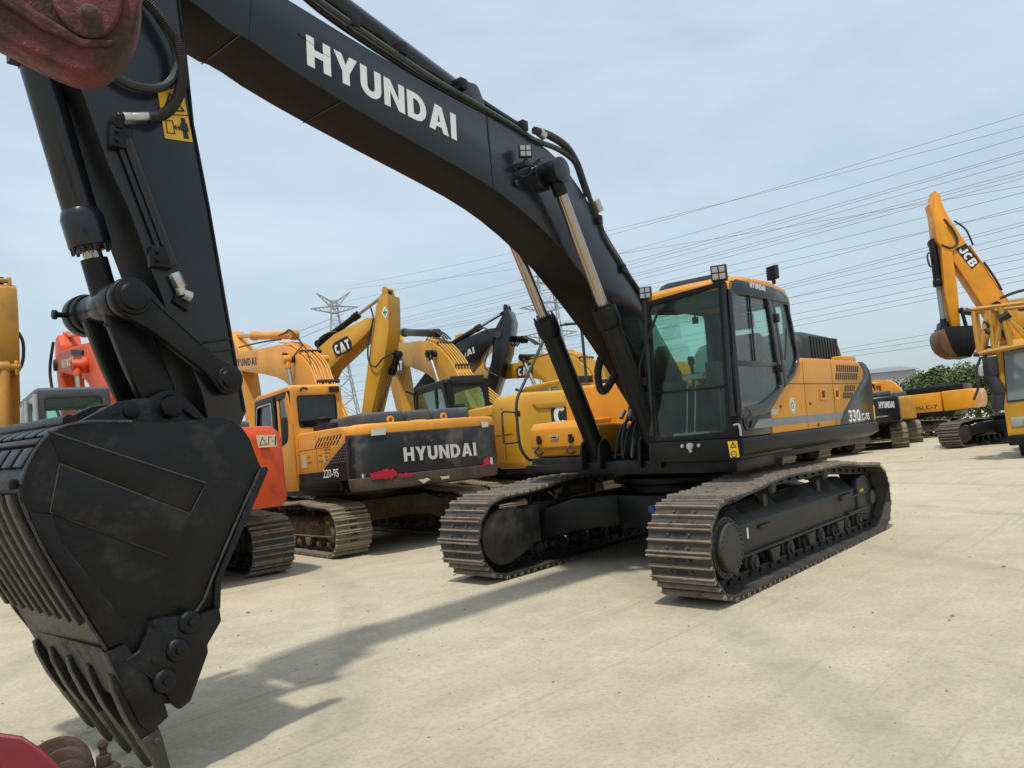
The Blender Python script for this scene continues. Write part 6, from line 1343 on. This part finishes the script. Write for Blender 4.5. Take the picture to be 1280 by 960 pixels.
# ---------------------------------------------------------------- red machine parts beside the camera
def red_front():
    def C(px, py, d): return CP+(fw*CF+(px-640)*r2-(py-480)*u2)*(d/CF)
    # upper: tip of a red arm with its pin
    Mx = Matrix(((r2.x, u2.x, fw.x, 0), (r2.y, u2.y, fw.y, 0), (r2.z, u2.z, fw.z, 0), (0, 0, 0, 1)))
    o = C(118, 22, 1.5)
    yaw = Matrix.Rotation(R(24), 4, Vector((0, 0, 1)))
    B = Matrix.Translation(o) @ yaw @ Mx
    T = thing('loader_arm', 'dirty crimson arm end with a rusty pin, top left corner close to the camera', 'machine arm', Matrix.Translation(o), None)
    Bi = Matrix.Translation(-o) @ B
    S_ = 1.5/CF
    def q(px, py): return ((px-120)*S_*1.08, -(py-30)*S_)
    out = [q(*p) for p in ((165, -30), (167, 0), (163, 40), (150, 72), (130, 98), (105, 107), (72, 98), (30, 80), (-10, 65), (-70, 40), (-400, -60), (-400, -330), (200, -330), (190, -90))]
    b = MB(); b.prism(chaikin(out), 'z', -.01, .085); bm = b.bm; bm.transform(Bi); b.build('arm_plate', FRED, T, bevel=.009, seg=3)
    out2 = [q(*p) for p in ((150, -20), (148, 30), (130, 62), (100, 62), (76, 30), (74, -20), (90, -60), (130, -60))]
    b = MB(); b.prism(chaikin(chaikin(out2)), 'z', -.0225, -.009); b.bm.transform(Bi); b.build('boss_plate', FRED, T, bevel=.006, seg=3)
    out3 = [q(*p) for p in ((66, 42), (30, 16), (-20, -12), (-100, -50), (-100, -30), (-20, 10), (30, 40), (70, 62), (110, 74), (140, 66), (142, 58), (110, 64))]
    b = MB(); b.prism(out3, 'z', -.02, -.009); b.bm.transform(Bi); b.build('rib', FRED, T, bevel=.005, seg=3)
    c = q(117, 34); b = MB(); b.lathe((c[0], c[1], -.045), (c[0], c[1], -.015), [(0, .009), (.25, .014), (.6, .015), (.7, .022), (1, .024)], n=24); b.bm.transform(Bi); b.build('pin', RUST, T, bevel=.004)
    # lower: crimson cover, rusty rings and a bolt
    o = C(60, 950, 2.3)
    T = thing('breaker_base', 'crimson cover with rusty brown rings and upright bolt, bottom left corner close to the camera', 'machine base', Matrix.Translation(o))
    def L(px, py, d): return C(px, py, d)-o
    rings = []
    for d, k in ((2.0, 0), (2.12, 1), (2.3, 2), (2.5, 1)):
        rings.append([L(-60, 906-12*k*0+(0), d)]+[L(x, y-(3-k)*0, d) for x, y in ((0, 916), (28, 920), (52, 936), (72, 955), (90, 975), (90, 1040), (-60, 1040))])
    b = MB(); b.loft(rings); b.build('cover', FRED2, T, bevel=.02, seg=3)
    for k, (cx, cy, r0, r1, d) in enumerate(((72, 962, .105, .085, 2.65), (82, 968, .085, .06, 2.58), (86, 975, .06, .03, 2.52))):
        cpos = L(cx, cy, d); ax = (Vector((0, 0, .35))-fw*1+r2*.25).normalized()
        a1 = ax.orthogonal().normalized(); b1 = ax.cross(a1); n = 36
        b = MB(); b.loft([[cpos+ax*z+(a1*math.cos(t*2*math.pi/n)+b1*math.sin(t*2*math.pi/n))*r for t in range(n)] for r, z in ((r1, -.03), (r0*.96, -.03), (r0, -.022), (r0, .022), (r0*.96, .03), (r1, .03))]); b.build('rusty_ring', RUST, T, bevel=.003)
    p = L(130, 957, 2.55); U = Vector((0, 0, 1))
    b = MB(); b.box(tuple(p+Vector((-.045, -.035, -.14))), tuple(p+Vector((.035, .035, -.0)))); b.build('bolt_block', RUST, T, bevel=.01)
    b = MB(); b.cyl(p, p+U*.035, .024, n=6); b.cyl(p+U*.035, p+U*.06, .012, n=12); b.lathe(p+U*.055, p+U*.085, [(0, .012), (.3, .017), (.7, .016), (1, .008)], n=14); b.build('bolt', RUST, T, bevel=.003)
    b = MB(); b.loft([[p+Vector((x, y, z)) for x, y, z in ((-.2, -.3, -.5), (.2, -.3, -.5), (.2, .1, -.5), (-.2, .1, -.5))], [p+Vector((x, y, z)) for x, y, z in ((-.2, -.3, -.12), (.1, -.3, -.12), (.1, .05, -.12), (-.2, .05, -.12))]]); b.build('base_block', RUST, T, bevel=.02)
red_front()

# ---------------------------------------------------------------- pylons, wires, trees, roofs
def ray_pt(px, py, d):
    v = (fw*CF+(px-640)*r2-(py-480)*u2); return CP+v*(d/CF)
GALV = flat('galvanised_steel', (.25, .26, .27), .6, .2)
def pylon(px, d, h, label, arms, rot, wb=3.4, r=.09):
    g = ray_pt(px, 560, d); M = Matrix.Translation((g.x, g.y, -1)) @ Matrix.Rotation(R(rot), 4, 'Z')
    b = MB()
    def bar(a, c, rr=r): b.cyl(a, c, rr, n=4)
    lev = 9; P = []
    for k in range(lev+1):
        t = k/lev; w = wb*(1-t)**1.25+.55; P.append((w, h*t))
    for k in range(lev):
        w0, z0 = P[k]; w1, z1 = P[k+1]
        for sx, sy in ((1, 1), (1, -1), (-1, -1), (-1, 1)):
            bar((sx*w0, sy*w0, z0), (sx*w1, sy*w1, z1), r*1.3)
        for i in range(4):
            s = ((1, 1), (1, -1), (-1, -1), (-1, 1)); a = s[i]; c = s[(i+1) % 4]
            bar((a[0]*w0, a[1]*w0, z0), (c[0]*w1, c[1]*w1, z1), r*.7); bar((c[0]*w0, c[1]*w0, z0), (a[0]*w1, a[1]*w1, z1), r*.7); bar((a[0]*w1, a[1]*w1, z1), (c[0]*w1, c[1]*w1, z1), r*.7)
    for (z, L, up_) in arms:
        for s in (1, -1):
            for y in (-.5, .5):
                bar((0, y, z-.6), (s*L, 0, z+up_), r); bar((0, y, z+.9), (s*L, 0, z+up_+.05), r)
            for k in range(1, 6):
                x = s*L*k/6; bar((x, -.4*(1-k/6), z-.6+(.6+up_)*k/6), (x+s*L/6, .0, z+.9+(up_-.9)*(k+1)/6), r*.6)
    T = b.build('pylon', GALV, None, smooth=False); T.matrix_world = M
    return tag(T, label, 'pylon', 'lattice power pylons')
pylon(432, 150, 35, 'lattice power pylon behind the CAT boom, its wide cross-arm clear above the yard', ((33.0, 4.6, .5), (33.6, 3.3, 3.0)), -32, 4.2, .10)
pylon(703, 120, 40, 'taller lattice pylon behind the main boom cylinders with several short cross-arms', ((33, 3.4, .3), (28.5, 3.9, .3), (24, 4.4, .3), (19.5, 4.2, .3)), -45, 2.6, .085)
WIRE = flat('wire', (.13, .14, .15), .6)
def wires():
    # conductors strung between the far pylons and one out of frame to the right, (left px,py) (right px,py)
    L = [((789, 318), (1280, 188)), ((789, 322), (1280, 191)), ((789, 335), (1280, 213)), ((789, 338), (1280, 217)), ((780, 308), (1280, 232)), ((800, 350), (1280, 240)), ((800, 355), (1280, 262)), ((975, 330), (1280, 258)), ((975, 350), (1280, 277)), ((975, 353), (1280, 281)), ((790, 343), (1280, 222)), ((785, 328), (1280, 200)),
         ((990, 365), (1280, 316)), ((990, 374), (1280, 323)), ((990, 387), (1280, 333)), ((995, 394), (1280, 343)), ((995, 401), (1280, 350)), ((900, 385), (1280, 299)), ((900, 372), (1280, 292)), ((1053, 428), (1280, 396)), ((1053, 433), (1280, 406)), ((1063, 438), (1280, 413)), ((760, 286), (1280, 142)), ((760, 280), (1280, 157)), ((640, 345), (1280, 170))]
    L = [((a[0]-(a[0]-x0), a[1]+(a[0]-x0)*(a[1]-c[1])/(c[0]-a[0])), (c[0]+12, c[1]-12*(a[1]-c[1])/(c[0]-a[0]))) for a, c in L for x0 in ((430,) if a[0] < 1000 else (760,))]
    L += [((-10, 545), (430, 392)), ((-10, 560), (430, 400))]
    for i, (a, c) in enumerate(L):
        A_ = ray_pt(*a, 150); B_ = ray_pt(*c, 62); pts = []
        for k in range(17):
            t = k/16; p = A_.lerp(B_, t); p.z -= .9*4*t*(1-t); pts.append(p)
        b = MB(); b.tube(pts, .019, 5, smooth=False); o = b.build('power_line', WIRE)
        tag(o, 'thin dark overhead power line crossing the sky from the far pylons to the right', 'power line', 'overhead power lines')
wires()
LEAF = None
def leafmat(name, c1, c2):
    m, nt, b = newmat(name); n = noise(nt, .9, 5, .6); nt.links.new(mixc(nt, ramp(nt, n.outputs[0], .35, .65).outputs[0], c1, c2), b.inputs['Base Color']); b.inputs['Roughness'].default_value = .6
    b.inputs['Specular IOR Level'].default_value = .25; return m
LM = [leafmat('leaves', (.045, .068, .026), (.10, .13, .05)), leafmat('leaves_pale', (.06, .09, .035), (.13, .16, .065)), leafmat('leaves_dark', (.022, .045, .016), (.055, .09, .026))]
BARK = paint('bark', (.09, .07, .05), .85, .3)
def tree(px, d, h, w, label, mi, seed, zc=.35):
    rnd = random.Random(seed); g = ray_pt(px, 510, d); T = thing('tree', label, 'tree', Matrix.Translation((g.x, g.y, 0)), 'trees beyond the yard')
    b = MB(); b.cyl((0, 0, -.5), (0, 0, h*.55), .28, .13, n=10)
    cl = []
    for k in range(17):
        a = rnd.uniform(0, 6.28); rr = w*.5*math.sqrt(rnd.random()); z = h*rnd.uniform(zc, .93); rr *= max(.25, 1-abs(z/h-.6)*1.35)
        c = Vector((rr*math.cos(a), rr*math.sin(a), z)); cl.append((c, rnd.uniform(.12, .26)*w)); b.cyl((0, 0, h*rnd.uniform(.25, .5)), c, .07, .02, n=6)
    b.build('trunk', BARK, T)
    b = MB()
    for c, r in cl:
        for k in range(420):
            v = Vector((rnd.gauss(0, 1), rnd.gauss(0, 1), rnd.gauss(0, .75))).normalized()*r*(rnd.random()**.4); p = c+v
            s = rnd.uniform(.06, .16); n = Vector((rnd.uniform(-1, 1), rnd.uniform(-1, 1), rnd.uniform(.2, 1))).normalized(); a = n.orthogonal().normalized()*s; e = n.cross(a)*.6
            vs = [b.bm.verts.new(q) for q in (p-a, p-e, p+a, p+e)]; b._f(vs)
    b.build('crown', LM[mi], T, smooth=False)
tree(1170, 64, 4.5, 3.4, 'tall rounded pale green tree, topmost in the tree line left of the hanging bucket', 1, 3)
tree(1148, 66, 3.6, 5.0, 'low green tree above the orange machine hood beside the grey roofs', 0, 4, .2)
tree(1196, 60, 3.9, 5.0, 'mid green bushy tree directly below the hanging excavator bucket', 0, 5, .2)
tree(1222, 56, 4.0, 4.5, 'bushy green tree left of the crane cab behind the hanging hook', 1, 6, .2)
tree(1246, 60, 4.1, 5.5, 'dark green tree partly hidden by the crane cab', 2, 7, .2)
tree(1128, 70, 3.0, 5.0, 'lowest dark tree at the left end of the tree line', 2, 8, .15)
def far_building(px0, px1, d, z0, z1, label, mat, roofm):
    a = ray_pt(px0, 500, d); c = ray_pt(px1, 500, d); a.z = c.z = 0; X = (c-a); L = X.length; X.normalize(); ang = math.atan2(X.y, X.x)
    M = Matrix.Translation(a) @ Matrix.Rotation(ang, 4, 'Z'); T = thing('warehouse', label, 'building', M, 'sheds beyond the yard')
    b = MB(); b.box((0, 0, -.5), (L, 9, z0)); b.build('wall', mat, T)
    b = MB(); b.prism([(-.4, z0), (9.4, z0), (4.5, z1)], 'x', -.4, L+.4); b.build('roof', roofm, T)
far_building(1080, 1150, 95, 6.3, 7.1, 'long low shed with flat grey roof just left of the trees', flat('shed_wall', (.32, .33, .33), .8), flat('shed_roof', (.20, .22, .24), .6))
far_building(925, 1075, 110, 4.2, 5.0, 'pale low shed hidden behind the main machine', flat('shed_wall2', (.45, .44, .42), .8), flat('shed_roof2', (.28, .30, .33), .6))
def warehouse_left():
    far_building(-260, 520, 60, 3.0, 3.8, 'long pale shed at the back of the yard behind the excavators', flat('shed_wall3', (.42, .41, .38), .8), flat('shed_roof3', (.22, .23, .25), .6))

# =================================================================== ground
def gz(x, y):
    """gentle fall of the yard under the main machine"""
    f = 1.0 if x > -4 else max(0, 1+(x+4)/6)
    yy = max(-1.9, min(2.1, y)); z = -.0354*yy
    if y < -1.9: z *= max(0, 1-(-1.9-y)/2.6)
    return z*f
def ground():
    m, nt, b = newmat('yard_ground')
    tc = nt.nodes.new('ShaderNodeTexCoord'); V = tc.outputs['Object']
    n0 = noise(nt, .35, 6, .6, V); n1 = noise(nt, 2.2, 9, .68, V, .4); n2 = noise(nt, 28, 7, .75, V); n4 = noise(nt, 160, 3, .6, V)
    mp = nt.nodes.new('ShaderNodeMapping'); mp.inputs['Scale'].default_value = (.35, 2.6, 1); mp.inputs['Rotation'].default_value = (0, 0, R(-14)); nt.links.new(V, mp.inputs[0])
    n3 = noise(nt, 1.5, 8, .62, mp.outputs[0], .8)
    c = mixc(nt, ramp(nt, n1.outputs[0], .33, .70).outputs[0], (.395, .342, .243), (.53, .463, .343))
    c = mixc(nt, ramp(nt, n0.outputs[0], .38, .66, (0, 0, 0, 1), (.5,)*3+(1,)).outputs[0], c, (.57, .50, .365))
    c = mixc(nt, ramp(nt, n3.outputs[0], .54, .70, (0, 0, 0, 1), (.38,)*3+(1,)).outputs[0], c, (.35, .30, .215))
    c = mixc(nt, ramp(nt, n2.outputs[0], .48, .68, (0, 0, 0, 1), (.6,)*3+(1,)).outputs[0], c, (.29, .245, .17))
    c = mixc(nt, ramp(nt, n4.outputs[0], .56, .68, (0, 0, 0, 1), (.5,)*3+(1,)).outputs[0], c, (.62, .58, .5))
    mp3 = nt.nodes.new('ShaderNodeMapping'); mp3.inputs['Scale'].default_value = (.22, 7.5, 1); mp3.inputs['Rotation'].default_value = (0, 0, R(9)); nt.links.new(V, mp3.inputs[0])
    n5 = noise(nt, 1.1, 9, .7, mp3.outputs[0], .5)
    c = mixc(nt, ramp(nt, n5.outputs[0], .575, .65, (0, 0, 0, 1), (.40,)*3+(1,)).outputs[0], c, (.30, .262, .19))
    c = mixc(nt, ramp(nt, n5.outputs[0], .30, .42, (.35,)*3+(1,), (0, 0, 0, 1)).outputs[0], c, (.60, .55, .44))
    # track marks: pairs of arcs pressed by crawler shoes
    w = nt.nodes.new('ShaderNodeTexWave'); w.wave_type = 'RINGS'; w.rings_direction = 'Z'; w.inputs['Scale'].default_value = .11; w.inputs['Distortion'].default_value = 1.2; w.inputs['Detail'].default_value = 3; w.inputs['Detail Scale'].default_value = .6
    mp2 = nt.nodes.new('ShaderNodeMapping'); mp2.inputs['Location'].default_value = (-14, 9, 0); nt.links.new(V, mp2.inputs[0]); nt.links.new(mp2.outputs[0], w.inputs['Vector'])
    rw = ramp(nt, w.outputs['Fac'], .93, .99, (0, 0, 0, 1), (.5,)*3+(1,))
    mm = nt.nodes.new('ShaderNodeMath'); mm.operation = 'MULTIPLY'; nt.links.new(rw.outputs[0], mm.inputs[0]); nt.links.new(ramp(nt, n1.outputs[0], .4, .6).outputs[0], mm.inputs[1])
    c = mixc(nt, mm.outputs[0], c, (.27, .24, .19))
    nt.links.new(c, b.inputs['Base Color']); b.inputs['Roughness'].default_value = .92; b.inputs['Specular IOR Level'].default_value = .2
    bp = nt.nodes.new('ShaderNodeBump'); bp.inputs['Strength'].default_value = .75; bp.inputs['Distance'].default_value = .02
    ad = nt.nodes.new('ShaderNodeMath'); ad.operation = 'ADD'; nt.links.new(n1.outputs[0], ad.inputs[0]); nt.links.new(n2.outputs[0], ad.inputs[1])
    nt.links.new(ad.outputs[0], bp.inputs['Height']); nt.links.new(bp.outputs[0], b.inputs['Normal'])
    xs = [-1500, -600, -250, -120, -60, -40, -30]+[-24+i for i in range(0, 40)]+[18, 22, 30, 60, 200, 900]
    ys = [-1500, -600, -250, -120, -60, -40, -25, -18, -12]+[-8+.5*i for i in range(0, 34)]+[10, 14, 20, 40, 120, 900]
    bm = bmesh.new(); G = [[bm.verts.new((x, y, gz(x, y))) for y in ys] for x in xs]
    for i in range(len(xs)-1):
        for j in range(len(ys)-1): bm.faces.new([G[i][j], G[i+1][j], G[i+1][j+1], G[i][j+1]])
    me = bpy.data.meshes.new('ground'); bm.to_mesh(me); bm.free(); me.materials.append(m); me.shade_smooth()
    o = obj('ground', me); o['kind'] = 'structure'
    # loose stones and crumbs of soil
    b = MB(); rnd = random.Random(5)
    for k in range(520):
        while True:
            x = rnd.uniform(-26, 8); y = rnd.uniform(-7, 3.6)
            d = math.hypot(x-CP.x, y-CP.y)
            if d > 2.2 and rnd.random() < min(1, 5/d+.12): break
        r = rnd.uniform(.003, .009)*(1.0 if rnd.random() < .93 else 2.0)*(1+d*.02); z = gz(x, y)
        g = [(x+r*math.cos(a+rnd.random())*rnd.uniform(.7, 1.2), y+r*math.sin(a)*rnd.uniform(.7, 1.2)) for a in (0, 1.2, 2.4, 3.7, 5)]
        b.loft([[(p[0], p[1], z-.003) for p in g], [(x+(p[0]-x)*.8, y+(p[1]-y)*.8, z+r*.6) for p in g], [(x+(p[0]-x)*.3, y+(p[1]-y)*.3, z+r) for p in g]])
    s = b.build('loose_gravel', flat('stone', (.22, .19, .15), .9)); s['kind'] = 'stuff'; s['label'] = 'crumbs of soil and small stones on the yard'
ground()

# ------------------------------------------------------------------ light, sky, render
def world():
    w = bpy.data.worlds.new('World'); scene.world = w; w.use_nodes = True; nt = w.node_tree
    bg = nt.nodes['Background']; sky = nt.nodes.new('ShaderNodeTexSky'); sky.sky_type = 'NISHITA'; sky.sun_disc = False
    sky.sun_elevation = R(SUN_EL); sky.sun_rotation = R(90-SUN_AZ); sky.air_density = 1.0; sky.dust_density = 2.2; sky.ozone_density = 1.2
    tc = nt.nodes.new('ShaderNodeTexCoord'); mp = nt.nodes.new('ShaderNodeMapping'); mp.inputs['Scale'].default_value = (1.0, 1.0, 3.2); mp.inputs['Rotation'].default_value = (0, 0, R(35))
    nt.links.new(tc.outputs['Generated'], mp.inputs[0])
    n = nt.nodes.new('ShaderNodeTexNoise'); n.inputs['Scale'].default_value = 1.7; n.inputs['Detail'].default_value = 7; n.inputs['Roughness'].default_value = .52; n.inputs['Distortion'].default_value = .3
    nt.links.new(mp.outputs[0], n.inputs['Vector'])
    r = nt.nodes.new('ShaderNodeValToRGB'); r.color_ramp.elements[0].position = .30; r.color_ramp.elements[1].position = .75
    r.color_ramp.elements[0].color = (.52, .52, .52, 1); r.color_ramp.elements[1].color = (.93, .93, .93, 1)
    nt.links.new(n.outputs[0], r.inputs[0])
    mx = nt.nodes.new('ShaderNodeMix'); mx.data_type = 'RGBA'; nt.links.new(r.outputs[0], mx.inputs[0]); nt.links.new(sky.outputs[0], mx.inputs[6]); mx.inputs[7].default_value = CLOUD
    sp = nt.nodes.new('ShaderNodeSeparateXYZ'); nt.links.new(tc.outputs['Generated'], sp.inputs[0])
    rz = nt.nodes.new('ShaderNodeValToRGB'); nt.links.new(sp.outputs[2], rz.inputs[0]); rz.color_ramp.elements[0].position = .02; rz.color_ramp.elements[1].position = .55
    rz.color_ramp.elements[0].color = (.76, .79, .76, 1); rz.color_ramp.elements[1].color = (1, 1, 1, 1)
    mu = nt.nodes.new('ShaderNodeMix'); mu.data_type = 'RGBA'; mu.blend_type = 'MULTIPLY'; mu.inputs[0].default_value = 1; nt.links.new(mx.outputs[2], mu.inputs[6]); nt.links.new(rz.outputs[0], mu.inputs[7])
    nt.links.new(mu.outputs[2], bg.inputs[0]); bg.inputs[1].default_value = SKY_S
    l = bpy.data.lights.new('sun', 'SUN'); l.energy = SUN_S; l.angle = R(SUN_ANG); l.color = (1, .94, .84)
    o = bpy.data.objects.new('sun', l); COL.objects.link(o)
    e, a = R(SUN_EL), R(SUN_AZ); d = Vector((math.cos(e)*math.cos(a), math.cos(e)*math.sin(a), math.sin(e)))
    o.rotation_euler = d.to_track_quat('Z', 'Y').to_euler(); o.location = d*30
SUN_EL, SUN_AZ, SUN_S, SUN_ANG, SKY_S = 66.9, 24.8, 2.6, 2.4, .108
CLOUD = (6.1, 7.1, 8.1, 1)
world()
vs = scene.view_settings; vs.view_transform = 'Standard'; vs.look = 'None'; vs.exposure = 0.32; vs.gamma = 1; vs.use_curve_mapping = False
